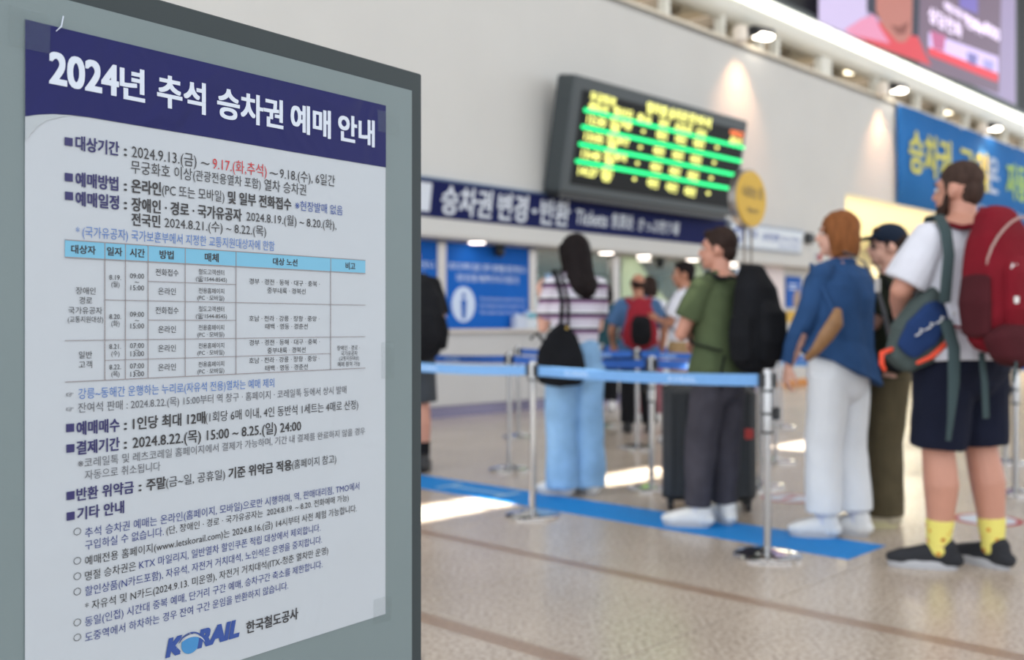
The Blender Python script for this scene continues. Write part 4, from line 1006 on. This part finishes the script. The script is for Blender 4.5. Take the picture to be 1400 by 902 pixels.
def shirt(P, m, hem, sleeve, infl=.018, hemw=1.0, collar=None, disp=.006, name='shirt', vox=.0075, sr=(.066, .062), e_=None, long=False, elb=None, wri=None, seed=1, tail=0):
    S, R, wm, dm = P['S'], P['R'], P['wm'], P['dm']; g = G()
    rg = [r for r in P['rg'] if r[0] > hem + .01]
    first = rg[0]
    pts = [R(0, first[3], hem)] + [R(0, o, z) for z, a, b, o in rg]
    rad = [((first[1]*wm + infl)*hemw*S, (first[2]*dm + infl)*hemw*S)] + [((a*wm + infl*(1.2 if z < 1.2 else 1))*S, (b*dm + infl)*S) for z, a, b, o in rg]
    g.tube(pts, rad, side=P['sx'], n=24, e=2.3, rnd=False)
    g.ell(R(0, -.014, 1.41), ((.150 if wm < 1.2 else .19)*S, (.088*dm + .012)*S, .085*S), Matrix.Rotation(P['ya'], 3, 'Z'), 18)
    g.tube([R(0, -.012, 1.40), R(0, -.010, 1.482)], [(.115*S, .088*S), (.072*S, .070*S)], side=P['sx'], n=16, rnd=False)
    am = 1 + (wm-1)*.7
    for i in (0, 1):
        s_ = P['sh'][i]; e1 = Vector(elb[i]); g.ell(s_, (.068*S*am, .068*S*am, .066*S*am), None, 14)
        a_ = s_.lerp(R(0, 0, 1.36), .4)
        # trapezius slope
        g.tube([R((-1 if i == 0 else 1)*.06, -.012, 1.455), s_ + Vector((0, 0, .008))], [(.045*S, .055*S), (.05*S*am, .055*S*am)], n=12)
        if long:
            w1 = Vector(wri[i]); f = sleeve
            g.tube([a_, s_, s_.lerp(e1, .5), e1, e1.lerp(w1, .5), e1.lerp(w1, f)], [sr[0]*S*am, sr[0]*S*am, (sr[0]+sr[1])/2*S*am, sr[1]*S*am, sr[1]*.88*S*am, sr[1]*.74*S*am], n=16, rnd=False)
        else:
            g.tube([a_, s_, s_.lerp(e1, sleeve*.5), s_.lerp(e1, sleeve)], [sr[0]*S*am, sr[0]*S*am, (sr[0]+sr[1])/2*S*am, sr[1]*S*am], n=16, rnd=False)
    if tail: 
        g.tube([R(0, -.07, hem + .10), R(0, -.09, hem), R(0, -.085, hem - tail)], [(.15*S*wm, .04*S), (.13*S*wm, .032*S), (.06*S*wm, .018*S)], side=P['sx'], n=16)
        g.tube([R(0, .08, hem + .10), R(0, .10, hem), R(0, .095, hem - tail*.6)], [(.13*S*wm, .03*S), (.12*S*wm, .024*S), (.06*S*wm, .016*S)], side=P['sx'], n=16)
    o = remesh(name, g, m, P['root'], vox=vox, smooth=2, disp=disp, seed=seed)
    if collar:
        cg = G(); n = 22
        cg.tube([R(.066*math.cos(a), -.012 + .070*math.sin(a), 1.478 + .008*math.sin(a)*-1) for a in [math.pi/2 + .3 + (2*math.pi-.6)*i/n for i in range(n+1)]], [(.008*S, .018*S)]*(n+1), n=8)
        obj('collar', cg, collar, o, True)
    return o
def trousers(P, m, waist, hemz, rtop, rhem, name='trousers', disp=.007, vox=.0075, seed=2, hw=1.0, rknee=None):
    S, R, wm, dm = P['S'], P['R'], P['wm'], P['dm']; g = G()
    g.tube([R(0, .008, .80), R(0, .008, .86), R(0, .004, .95), R(0, 0, waist)], [(.155*S*wm*hw, .112*S*dm), (.172*S*wm*hw, .130*S*dm), (.172*S*wm, .130*S*dm), (.148*S*wm, .116*S*dm)], side=P['sx'], n=22, e=2.3, rnd=False)
    g.ell(R(0, .008, .81), (.135*S*wm, .118*S*dm, .10*S), Matrix.Rotation(P['ya'], 3, 'Z'), 18)
    for i in (0, 1):
        h_, k_, a_ = P['hips'][i], P['kn'][i], P['ank'][i]
        if hemz*1.0 > k_.z: pts = [h_, h_.lerp(k_, .5*(h_.z-hemz)/(h_.z-k_.z)), h_.lerp(k_, (h_.z-hemz)/(h_.z-k_.z))]; rd = [rtop, (rtop+rhem)/2, rhem]
        else:
            t = (k_.z - hemz)/(k_.z - a_.z); pts = [h_, h_.lerp(k_, .5), k_, k_.lerp(a_, t*.5), k_.lerp(a_, t)]; rk = rknee or (rtop + rhem)/2; rd = [rtop, (rtop+rk)/2 + .004, rk, (rk+rhem)/2, rhem]
        g.tube(pts, [(r*S, r*S*1.02) for r in rd], side=P['sx'], n=20, rnd=False)
    return remesh(name, g, m, P['root'], vox=vox, smooth=2, disp=disp, seed=seed)

def rucksack(P, label, w, h, d, zc, m1, m2, m3=None, off=0.0, strapm=None, side_x=0, cat='backpack', patch=None, wstrap=.028, name='backpack'):
    """worn on the back; its own top-level thing"""
    S, R = P['S'], P['R']; sm = strapm or m1
    bg2 = empty(name, (P['X'], P['Y'], 0), (0, 0, P['ya']), label, cat)
    back = -(P['dm']*.115*S + .012 + off)
    g = G(); c = lambda x, y, z: (x + side_x, back - y, z)
    g.tube([c(0, d*.45, zc-h*.5+.03), c(0, d*.5, zc-h*.3), c(0, d*.5, zc), c(0, d*.45, zc+h*.28), c(0, d*.36, zc+h*.44)],
           [(w*.44, d*.42), (w*.5, d*.52), (w*.5, d*.5), (w*.44, d*.42), (w*.30, d*.28)], side=(1, 0, 0), n=28, e=3.0)
    remesh('main_compartment', g, m1, bg2, vox=.008, smooth=3, disp=.006, dscale=7)
    g = G(); g.tube([c(0, d*.86, zc-h*.40), c(0, d*.98, zc-h*.25), c(0, d*.95, zc+h*.02), c(0, d*.82, zc+h*.12)], [(w*.30, .04), (w*.36, .05), (w*.34, .045), (w*.26, .03)], side=(1, 0, 0), n=22, e=3.2)
    remesh('front_pocket', g, m2, bg2, vox=.007, smooth=2, disp=.004)
    for q in (-1, 1):
        g = G(); g.tube([c(q*w*.47, d*.5, zc-h*.42), c(q*w*.50, d*.5, zc-h*.2), c(q*w*.48, d*.5, zc-h*.02)], [(.03, d*.32), (.035, d*.36), (.018, d*.33)], side=(1, 0, 0), n=16)
        remesh('side_pocket', g, m3 or m2, bg2, vox=.007, smooth=2)
        sh_z = 1.455*S; xo = q*.105*S*P['wm']**.4
        D = P['dm']
        sg_ = G(); sg_.tube([(side_x*.5 + xo*.8, back - .01, zc + h*.40), (xo, -.075*S*D, sh_z - .0), (xo*1.03, -.01, sh_z + .032*S), (xo*1.06, .075*S*D, sh_z - .03), (xo*1.1, .135*S*D, 1.30*S), (xo*1.3, .135*S*D, 1.18*S), (xo*1.75, .06*S, 1.08*S), (xo*1.6, back*.9, 1.04*S)],
                            [(wstrap, .010), (wstrap, .011), (wstrap, .011), (wstrap, .011), (wstrap*.9, .010), (wstrap*.5, .006), (wstrap*.45, .005), (wstrap*.45, .005)], side=(1, 0, 0), n=12, e=3)
        obj('shoulder_strap', sg_, sm, bg2, True)
    g = G(); g.tube([c(-.04, d*.1, zc+h*.46), c(-.03, d*.12, zc+h*.50+.02), c(.03, d*.12, zc+h*.50+.02), c(.04, d*.1, zc+h*.46)], [.008]*4, n=8)
    obj('top_handle', g, sm, bg2, True)
    # zip line over the top
    g = G(); g.tube([c(w*.42*math.cos(a), d*.5 + .0, zc + h*.02 + h*.40*math.sin(a)) for a in [math.pi*i/14 for i in range(15)]], [(.0045, .0045)]*15, n=6)
    return bg2, c

# ---- bearded man with the red backpack
pk = 4.70/1400
elb9 = [(-.305, -.08, 1.275), (.30, -.02, 1.22)]; wri9 = [(-.20, .20, 1.13), (.225, .06, .93)]
feet9 = [(-.105, .0, 72), (.160, .03, 30)]
P9 = person(1314, 776, 1.86, 28, 42, feet9, elb9, wri9, 'bearded man seen from behind in white T-shirt, navy shorts and yellow patterned socks', wm=1.28, dm=1.35, Y=4.70,
            shoes=('shoegrey', 'solewhite', .285, 'shoegrey'), sock=('yellowsock', .215), hairst=('buzz', 'hairbuzz'), hands=((.3, .8, -.3, .3, 0, -1), (-.1, .1, -1, -1, 0, 0)), vox=.0075)
shirt(P9, 'tshirtwhite', .90, .86, infl=.026, elb=elb9, sr=(.074, .076), seed=3, name='t_shirt')
trousers(P9, 'navyshorts', 1.0, .565, .128, .118, name='shorts', seed=4, hw=1.0)
hp = P9['hp']; S9 = P9['S']
bgm = G(); Rm9 = Matrix.Rotation(P9['ha'], 3, 'Z')
bgm.ell(hp(0, .048, -.085), (.052*S9, .050*S9, .045*S9), Rm9, 14)
for q in (-1, 1): bgm.tube([hp(q*.068, .018, -.02), hp(q*.060, .028, -.06), hp(q*.045, .05, -.095)], [(.010, .018), (.014, .026), (.02, .028)], n=10)
remesh('beard', bgm, 'beard', P9['root'], vox=.006, smooth=1, disp=.003, dscale=40)
RB, c9 = rucksack(P9, 'large crimson hiking backpack with maroon lower pockets on the bearded man', .36, .56, .22, 1.325, 'redbag', 'redbag', 'maroon', off=.0, strapm='redbag', side_x=-.10, wstrap=.034)
def arc_tube(par, c, w, h, d, zc, m, r=.006, y=.86):
    g = G(); g.tube([c(w*math.cos(a), d*(y - .25*abs(math.cos(a))**3), zc + h*math.sin(a)) for a in [math.pi*(i-1)/14 for i in range(17)]], [r]*17, n=6); obj('piping', g, m, par, True)
arc_tube(RB, c9, .163, .225, .22, 1.345, 'piping', .0055, .95)
g = G(); g.tube([c9(0, .2, 1.0), c9(0, .19, 1.06)], [(.17, .065), (.19, .075)], side=(1, 0, 0), n=24, e=3); remesh('bottom_panel', g, 'maroon', RB, vox=.008, smooth=2)
for x, z in ((-.10, 1.06), (.10, 1.06), (-.10, 1.22), (.14, 1.20)):
    bk = obj('buckle', G().box(c9(x, .245, z)[0]-.014, c9(x, .245, z)[0]+.014, c9(x, .255, z)[1], c9(x, .255, z)[1]+.02, z-.018, z+.018, bev=.005), 'silver', RB)
for x in (-.10, .10):
    xx, yy, _ = c9(x, .235, 0)
    obj('strap_end', G().tube([(xx, yy, 1.05), (xx + .004, yy - .01, .96), (xx, yy + .0, .88 - .05*(x > 0))], [(.010, .002)]*3, side=(1, 0, 0), n=8, rnd=False), 'strapgrey', RB)
lx, ly, _ = c9(-.09, .215, 0)
lo = G(); lo.poly([(lx-.02, 1.35), (lx-.005, 1.372), (lx+.0, 1.36), (lx+.022, 1.372), (lx+.012, 1.35), (lx+.024, 1.335), (lx+.004, 1.338), (lx-.008, 1.325)], ly-.016, ly-.010); obj('white_mark', lo, 'shoewhite', RB, label='white embroidered mark')
# daypack slung over his left shoulder
DP = empty('daypack', (P9['X'] - .20, P9['Y'] - .10, 1.115), (0, math.radians(38), math.radians(4)), 'grey and navy daypack with orange trim slung at the left side of the bearded man', 'backpack')
g = G(); g.tube([(0, 0, -.19), (0, -.01, -.10), (0, -.01, .04), (0, 0, .15), (0, .01, .21)], [(.08, .05), (.125, .078), (.125, .078), (.105, .06), (.05, .035)], side=(1, 0, 0), n=24, e=2.8)
remesh('main_compartment', g, 'greybag', DP, vox=.007, smooth=2, disp=.008)
g = G(); g.tube([(-.03, -.07, -.16), (-.03, -.085, -.07), (-.025, -.083, .04), (-.02, -.06, .09)], [(.055, .02), (.082, .03), (.07, .028), (.04, .015)], side=(1, 0, 0), n=20, e=2.8)
remesh('front_pocket', g, 'navybag', DP, vox=.006, smooth=2, disp=.004)
g = G(); g.tube([(.055, -.055, .185), (.085, -.078, .10), (.090, -.088, -.02), (.070, -.088, -.12), (.04, -.08, -.18)], [(.012, .008), (.016, .010), (.015, .010), (.012, .009), (.008, .006)], n=8); obj('orange_trim', g, 'orangetrim', DP, True)
g = G(); g.tube([(-.07, -.03, -.19), (-.10, -.04, -.235), (-.075, -.05, -.275), (-.045, -.04, -.285)], [.010, .012, .012, .009], n=8); obj('zip_pull_loop', g, 'orangetrim', DP, True, label='orange pull loop')
for k in range(3):
    g = G(); g.tube([(-.055+.02*k, -.118, -.10+.05*k), (-.045+.02*k, -.120, -.08+.05*k), (-.055+.02*k, -.119, -.065+.05*k), (-.04+.02*k, -.117, -.06+.05*k)], [.0035]*4, n=6); obj('white_mark', g, 'shoewhite', DP, True)
g = G(); g.poly([(.02, .085), (.035, .105), (.045, .085), (.033, .09)], -.090, -.078); obj('white_mark', g, 'shoewhite', DP)
# its straps, in the wearer's frame
ds = G(); sL = P9['sh'][0]
g = G(); g.tube([(-.215+.20, .10+.02, 1.30-1.115), (-.155+.20, -.03+.1, 1.605-1.115), (-.165+.2, -.15+.1, 1.60-1.115), (-.165+.2, -.225+.1, 1.53-1.115), (-.165+.2, -.255+.1, 1.42-1.115), (-.17+.2, -.225+.1, 1.22-1.115)], [(.026, .008)]*6, side=(1, 0, 0), n=10, e=3)
st_ = obj('shoulder_strap', g, 'strapgrey', DP, True); st_.matrix_parent_inverse = DP.matrix_basis.inverted() @ Matrix.Translation((P9['X'] - .20, P9['Y'] - .10, 1.115))
g = G(); g.tube([(.04, -.11, .02), (.06, -.15, -.10), (.05, -.17, -.25), (.04, -.165, -.40), (.035, -.15, -.50)], [(.030, .004), (.028, .004), (.026, .004), (.016, .003), (.012, .003)], side=(1, 0, 0), n=8, e=3)
st_ = obj('hip_belt', g, 'strapgrey', DP, True); st_.matrix_parent_inverse = DP.matrix_basis.inverted() @ Matrix.Translation((P9['X'] - .20, P9['Y'] - .10, 1.115))
g = G(); g.tube([(.17, -.17, -.12), (.175, -.19, -.25), (.185, -.18, -.40)], [(.015, .003)]*3, side=(1, 0, 0), n=8, e=3)
st_ = obj('hip_belt', g, 'strapgrey', DP, True); st_.matrix_parent_inverse = DP.matrix_basis.inverted() @ Matrix.Translation((P9['X'] - .20, P9['Y'] - .10, 1.115))

# ---- woman in blue shirt and white trousers
elb7 = [(-.225, -.06, 1.07), (.10, .18, 1.08)]; wri7 = [(-.262, .02, .905), (-.05, .36, 1.02)]
P7 = person(1148, 738, 1.705, 38, 78, [(-.085, .0, 74), (.10, .05, 62)], elb7, wri7, 'woman with auburn bobbed hair in a blue shirt and white wide trousers, facing left', skin='skinpale', wm=1.06, dm=1.12, female=True, Y=5.38,
            shoes=('shoewhite', 'solewhite', .245, 'sockwhite'), sock=('sockwhite', .19), hairst=('bob', 'hairauburn'), hands=((-.15, .15, -1, 1, .3, 0), (-.6, .6, -.3, 0, 0, -1)))
shirt(P7, 'denimshirt', .92, .90, infl=.050, elb=elb7, wri=wri7, long=True, sr=(.068, .062), collar='denimshirt', seed=5, hemw=1.06, disp=.010, name='denim_shirt')
for v in [o for o in P7['root'].children if o.name.startswith('denim_shirt')][0].data.vertices:
    w = min(1, max(0, (1.16 - v.co.z)/.26))
    if math.hypot(v.co.x, v.co.y) < .26: v.co.z -= (v.co.x + .02)*.42*w
trousers(P7, 'trouswhite', 1.0, .135, .108, .092, seed=6, disp=.007, hw=1.03, rknee=.094)
tb = empty('shoulder_bag', (P7['X'], P7['Y'], 0), (0, 0, 0), 'slim tan leather bag tucked under the arm of the blue shirt woman', 'bag')
g = G(); g.tube([(-.085, -.235, 1.19), (-.10, -.25, 1.13), (-.15, -.255, 1.06), (-.195, -.235, .99), (-.225, -.19, .945)], [(.022, .014), (.042, .022), (.040, .022), (.030, .018), (.020, .012)], side=(1, 0, 0), n=14); remesh('bag_body', g, 'tanleather', tb, vox=.006, smooth=2, disp=.003)
g = G(); g.tube([(-.10, -.22, 1.18), (-.17, -.12, 1.40), (-.15, 0, 1.44), (-.12, .1, 1.38)], [(.010, .003)]*4, n=8); obj('bag_strap', g, 'denimshirt', tb, True)
cs = empty('crossbody_strap', (P7['X'], P7['Y'], 0), (0, 0, 0), 'grey leather strap with a silver buckle across the back of the blue shirt woman', 'strap')
g = G(); g.tube([(-.01, .05, 1.49), (.0, -.10, 1.49), (.06, -.19, 1.44), (.115, -.215, 1.32), (.165, -.19, 1.18), (.225, -.10, 1.05)], [(.012, .004)]*6, side=(.7, .3, -.5), n=8, e=3); obj('strap_band', g, mat('grey_strap', '4a4c52', .6), cs, True)
g = G(); g.box(.105, .130, -.236, -.218, 1.28, 1.35, bev=.004); obj('buckle', g, 'silver', cs)

# ---- capped person
elb8 = [(-.12, -.10, 1.12), (.05, .22, 1.10)]; wri8 = [(-.13, .16, 1.14), (-.10, .26, 1.12)]
P8 = person(1216, 719, 1.66, 72, 84, [(-.03, -.01, 84), (.03, .14, 80)], elb8, wri8, 'person in navy cap and sunglasses with olive trousers beside the bearded man', skin='skinpale', female=True, Y=5.66, wm=1.0,
            shoes=('shoebeige', 'solecream', .265, 'maroon'), sock=('sockwhite', .15), hairst=('short', 'hairdark'), hands=((-1, .2, 0, 0, 0, -1), (-1, .1, 0, 0, 0, -1)))
shirt(P8, cloth('dark_olive_cotton', '2f3328'), .92, .75, infl=.02, elb=elb8, seed=7, name='t_shirt')
trousers(P8, 'olivetrousers', 1.0, .075, .110, .105, seed=8, rknee=.105)
hp = P8['hp']; Rm8 = Matrix.Rotation(P8['ha'], 3, 'Z'); S8 = P8['S']
g = G(); g.ell(hp(0, -.016, .058), (.089*S8, .104*S8, .084*S8), Rm8, 20); cp = remesh('cap', g, 'capnavy', P8['root'], vox=.006, smooth=2)
g = G(); g.tube([hp(0, .060, .056), hp(0, .12, .050), hp(0, .165, .036)], [(.074*S8, .014*S8), (.068*S8, .013*S8), (.036*S8, .010*S8)], side=rz(P8['ha'], (1, 0, 0)), n=16); obj('brim', g, 'capnavy', cp, True)
for q in (-1, 1): obj('sunglasses', G().ell(hp(q*.036, .085, .004), (.029*S8, .010*S8, .020*S8), Rm8, 14), 'sunglass', P8['root'], True)
vb = empty('shoulder_bag', (P8['X'] - .03, P8['Y'] - .19, 1.05), (0, 0, math.radians(70)), 'black bag with strap worn by the capped person', 'bag')
g = G(); g.tube([(0, 0, -.15), (0, 0, .12)], [(.12, .045), (.10, .035)], side=(1, 0, 0), n=20, e=3); remesh('bag_body', g, 'blackbag', vb, vox=.008, smooth=2, disp=.005)
g = G(); g.tube([(-.07, 0, .12), (-.03, .05, .30), (.0, .12, .405)], [(.022, .006)]*3, n=8); obj('bag_strap', g, 'blackbag', vb, True)

# ---- man in green with the black backpack
elb6 = [(-.225, -.07, 1.065), (.14, .17, 1.06)]; wri6 = [(-.12, .17, 1.10), (-.10, .20, 1.07)]
P6 = person(984, 718, 1.645, 42, 70, [(-.125, .0, 76), (.055, .10, 12)], elb6, wri6, 'young man in an olive green T-shirt and charcoal trousers, arms folded, looking left', wm=1.04, dm=1.08, Y=5.66,
            shoes=('shoewhite', 'solewhite', .275, 'sockwhite'), sock=('sockwhite', .14), hairst=('short', 'hairdark'), hands=((.9, .4, .1, .4, -.9, 0), (-.25, -.1, -.9, 0, -1, 0)))
shirt(P6, 'shirtgreen', .86, .66, infl=.026, elb=elb6, seed=9, name='t_shirt', sr=(.070, .078), hemw=1.02)
trousers(P6, 'darktrousers', 1.0, .115, .100, .076, seed=10, disp=.011, rknee=.090)
hg = G(); hp = P6['hp']; S6 = P6['S']
B6, c6 = rucksack(P6, 'black nylon backpack on the young man in the green T-shirt', .31, .52, .20, 1.16, 'blackbag', 'blackbag', off=.015, wstrap=.030)
g = G(); g.tube([c6(.155, .12, 1.18), c6(.20, .10, 1.12), c6(.21, .10, 1.05)], [(.012, .003)]*3, n=8); obj('strap_end', g, 'blackbag', B6, True)
g = G(); g.tube([c6(-.15, .0, .95), c6(-.17, -.01, .85), c6(-.165, -.01, .77)], [(.010, .003)]*3, n=8); obj('strap_end', g, 'blackbag', B6, True)

# ---- suitcase behind him
SC = empty('suitcase', ((968-700)/1400*6.25, 6.25, 0), (0, 0, math.radians(-6)), 'large black upright suitcase standing behind the man in green', 'suitcase')
g = G(); g.box(-.275, .275, -.15, .15, .06, .745, bev=.035); obj('shell', g, 'suit', SC)
for x in [-.225 + .075*i for i in range(7)]: obj('rib', G().box(x-.014, x+.014, -.158, -.149, .12, .69, bev=.004), 'suit', SC)
obj('zip_seam', G().box(-.279, .279, -.012, .012, .056, .749, bev=.003), 'black', SC)
for x in (-.23, .23):
    for y in (-.10, .10):
        w_ = obj('wheel', G().lathe([(.028, -.014), (.03, 0), (.028, .014)], n=18, m=Matrix.Translation((x, y, .031)) @ Matrix.Rotation(math.pi/2, 4, 'Y')), 'black', SC)
        obj('wheel_fork', G().box(x-.02, x+.02, y-.015, y+.015, .045, .075, bev=.004), 'black', w_)
g = G(); g.tube([(-.07, .1, .745), (-.07, .1, .80), (.07, .1, .80), (.07, .1, .745)], [.010]*4, n=8); obj('handle', g, 'black', SC, True)
obj('luggage_tag', G().box(.20, .25, -.172, -.16, .44, .50, bev=.003), 'red', SC, label='small red tag')

# ---- woman in striped shirt and light jeans
elb2 = [(-.205, .06, 1.10), (.16, .12, 1.10)]; wri2 = [(-.215, .15, 1.30), (.0, .30, 1.25)]
P2 = person(786, 676, 1.70, 14, 30, [(-.085, -.02, 62), (.095, .04, 35)], elb2, wri2, 'woman with long dark hair in a striped knit top and light blue wide jeans', skin='skinpale', female=True, Y=6.72, wm=1.04,
            shoes=('shoewhite', 'solewhite', .25, 'sockwhite'), hairst=('long', 'hairblack'), hands=((-.25, .3, 1, .8, .2, 0), (-.4, .3, 1, 0, -1, 0)), pitch=-.15)
shirt(P2, 'stripes', 1.02, .72, infl=.024, elb=elb2, seed=11, sr=(.066, .074), hemw=1.0, name='knit_top')
trousers(P2, 'lightjeans', 1.06, .05, .112, .112, seed=12, disp=.010, rknee=.108)
ph = empty('phone', (P2['X'] - .155, P2['Y'] + .235, 1.40), (math.radians(-15), 0, math.radians(14)), 'dark phone held up by the striped top woman', 'phone')
obj('phone_body', G().box(-.036, .036, -.004, .004, -.07, .07, bev=.003), 'black', ph); obj('phone_screen', G().box(-.032, .032, -.006, -.004, -.064, .064), em('phone_glow', '7d94ac', .3), ph)
TT = empty('tote_bag', (P2['X'] - .10, P2['Y'] - .21, .905), (0, 0, math.radians(8)), 'black slouchy shoulder bag hanging at the back of the striped top woman', 'bag')
g = G(); g.tube([(0, 0, -.14), (0, 0, -.08), (0, 0, .04), (.01, 0, .15), (.015, 0, .20)], [(.15, .045), (.165, .055), (.145, .048), (.10, .032), (.045, .02)], side=(1, 0, 0), n=22, e=2.8); remesh('bag_body', g, 'blackbag', TT, vox=.008, smooth=2, disp=.010)
g = G(); g.tube([(.0, .02, .17), (.015, .04, .36), (-.01, .12, .535), (-.01, .20, .575), (.0, .27, .50), (.02, .28, .32)], [(.014, .004)]*6, side=(1, 0, 0), n=8, e=3); obj('bag_strap', g, 'blackbag', TT, True)
g = G(); g.tube([(.045, .0, .17), (.055, .045, .36), (.03, .12, .53), (.02, .20, .57)], [(.010, .004)]*4, side=(1, 0, 0), n=8, e=3); obj('bag_strap', g, 'blackbag', TT, True)
obj('ring', G().ell((.03, -.035, .19), (.010, .006, .012)), mat('brass_ring', 'b89a50', .3, metal=.8), TT, True)
g = G(); g.tube([(-.10, -.01, .08), (-.16, -.02, .16), (-.20, -.02, .12)], [(.010, .004)]*3, n=8); obj('strap_end', g, 'blackbag', TT, True)

# ---- man at the left, half hidden by the stand
elb1 = [(-.25, .0, 1.15), (.245, -.02, 1.15)]; wri1 = [(-.25, .12, .95), (.13, .2, .98)]
P1 = person(559, 645, 1.76, 6, 10, [(-.10, .0, 10), (.115, .02, 0)], elb1, wri1, 'man in black T-shirt and dark grey shorts mostly hidden behind the poster stand', Y=7.75, shoes=('shoeblack', 'shoeblack', .27, 'shoeblack'), sock=('blackcloth', .22), hairst=('short', 'hairblack'), vox=.009)
shirt(P1, 'blackcloth', .90, .85, infl=.03, elb=elb1, seed=13, name='t_shirt', sr=(.072, .08), vox=.009)
trousers(P1, 'greyshorts', 1.0, .535, .112, .112, name='shorts', seed=14, vox=.009)
rucksack(P1, 'black backpack on the man beside the poster stand edge', .34, .50, .24, 1.17, 'blackbag', 'blackbag', side_x=.09)

# ---- the far group at the counter
elb4 = [(-.27, .02, 1.06), (.28, .06, 1.04)]; wri4 = [(-.24, .18, .92), (.26, .10, .82)]
P4 = person(872, 593, 1.64, 0, 12, [(-.10, 0, 5), (.12, 0, -5)], elb4, wri4, 'balding man in a dusty blue shirt at the counter, seen from behind', skin='skintan', wm=1.1, dm=1.1, Y=10.6, shoes=('shoeblack', 'shoeblack', .27), hairst=('bald', 'hairdark'), vox=.011)
shirt(P4, 'blueshirt', .88, .78, infl=.028, elb=elb4, seed=15, sr=(.074, .084), vox=.010)
trousers(P4, 'blackcloth', 1.0, .10, .105, .085, seed=16, vox=.010)
rucksack(P4, 'dull red backpack with black centre panel on the balding man', .30, .48, .16, 1.13, 'redbag2', 'blackbag', 'redbag2', strapm='redbag2', wstrap=.034)
elb4b = [(-.2, .05, 1.1), (.2, .05, 1.1)]; wri4b = [(-.15, .2, .95), (.15, .2, .95)]
P4b = person(887, 576, 1.66, 10, 20, [(-.08, 0, 5), (.08, 0, -5)], elb4b, wri4b, 'person with dark brown hair and dusty pink trousers behind the balding man', female=True, Y=11.7, shoes=('shoewhite', 'solewhite', .25), hairst=('bob', 'hairdark'), vox=.011)
shirt(P4b, 'tshirtwhite', .95, .7, elb=elb4b, seed=17, vox=.010); trousers(P4b, 'pinktrousers', 1.0, .10, .10, .08, seed=18, vox=.010)
elb5 = [(-.15, -.12, 1.13), (.12, .16, 1.12)]; wri5 = [(-.24, .10, 1.16), (-.10, .22, 1.05)]
P5 = person(936, 600, 1.70, 70, 82, [(-.06, 0, 72), (.06, .10, 66)], elb5, wri5, 'dark haired man in a white T-shirt and khaki trousers in profile at the counter', skin='skintan', Y=9.6, wm=1.12, dm=1.15, shoes=('shoewhite', 'solewhite', .27), hairst=('short', 'hairblack'), hands=((-.3, .6, .6, 0, 0, -1), (-.4, .6, .5, 0, 0, -1)), vox=.011)
shirt(P5, 'tshirtwhite', .98, .72, infl=.03, elb=elb5, seed=19, sr=(.076, .085), vox=.010); trousers(P5, 'khaki', 1.04, .10, .112, .09, seed=20, vox=.010)
rucksack(P5, 'small black backpack on the white T-shirt man at the counter', .26, .40, .12, 1.14, 'blackbag', 'blackbag', wstrap=.036)
elb3 = [(-.2, .05, 1.1), (.22, .02, 1.08)]; wri3 = [(-.15, .2, .95), (.2, .15, .95)]
P3 = person(828, 558, 1.62, 0, 10, [(-.08, 0, 5), (.08, 0, -5)], elb3, wri3, 'dark haired person in a teal top at the counter, left of the red backpack', skin='skinpale', Y=13.5 - .3, female=True, shoes=('shoewhite', 'solewhite', .25), hairst=('bob', 'hairblack'), vox=.011)
shirt(P3, 'teal', .90, .9, elb=elb3, infl=.04, seed=21, vox=.010); trousers(P3, 'blackcloth', 1.0, .14, .11, .09, seed=22, vox=.010)

# ---- small bright stand far back between the blue shirt woman and the capped person
IS = empty('brochure_stand', (4.15, 12.0, 0), (0, 0, THW), 'small red and blue brochure stand far back between blue shirt woman and capped person', 'stand')
obj('panel', G().box(-.15, .2, 0, .03, .35, .95, bev=.005), 'bluedeep', IS); obj('red_panel', G().box(-.12, .14, -.01, 0, .52, .78), 'orangetrim', IS, label='red panel')
obj('foot', G().box(-.15, .2, -.1, .12, 0, .02), 'black', IS); obj('leg', G().box(-.01, .05, 0, .02, .02, .36), 'steel', IS)
bpy.data.scenes.remove(TMP)
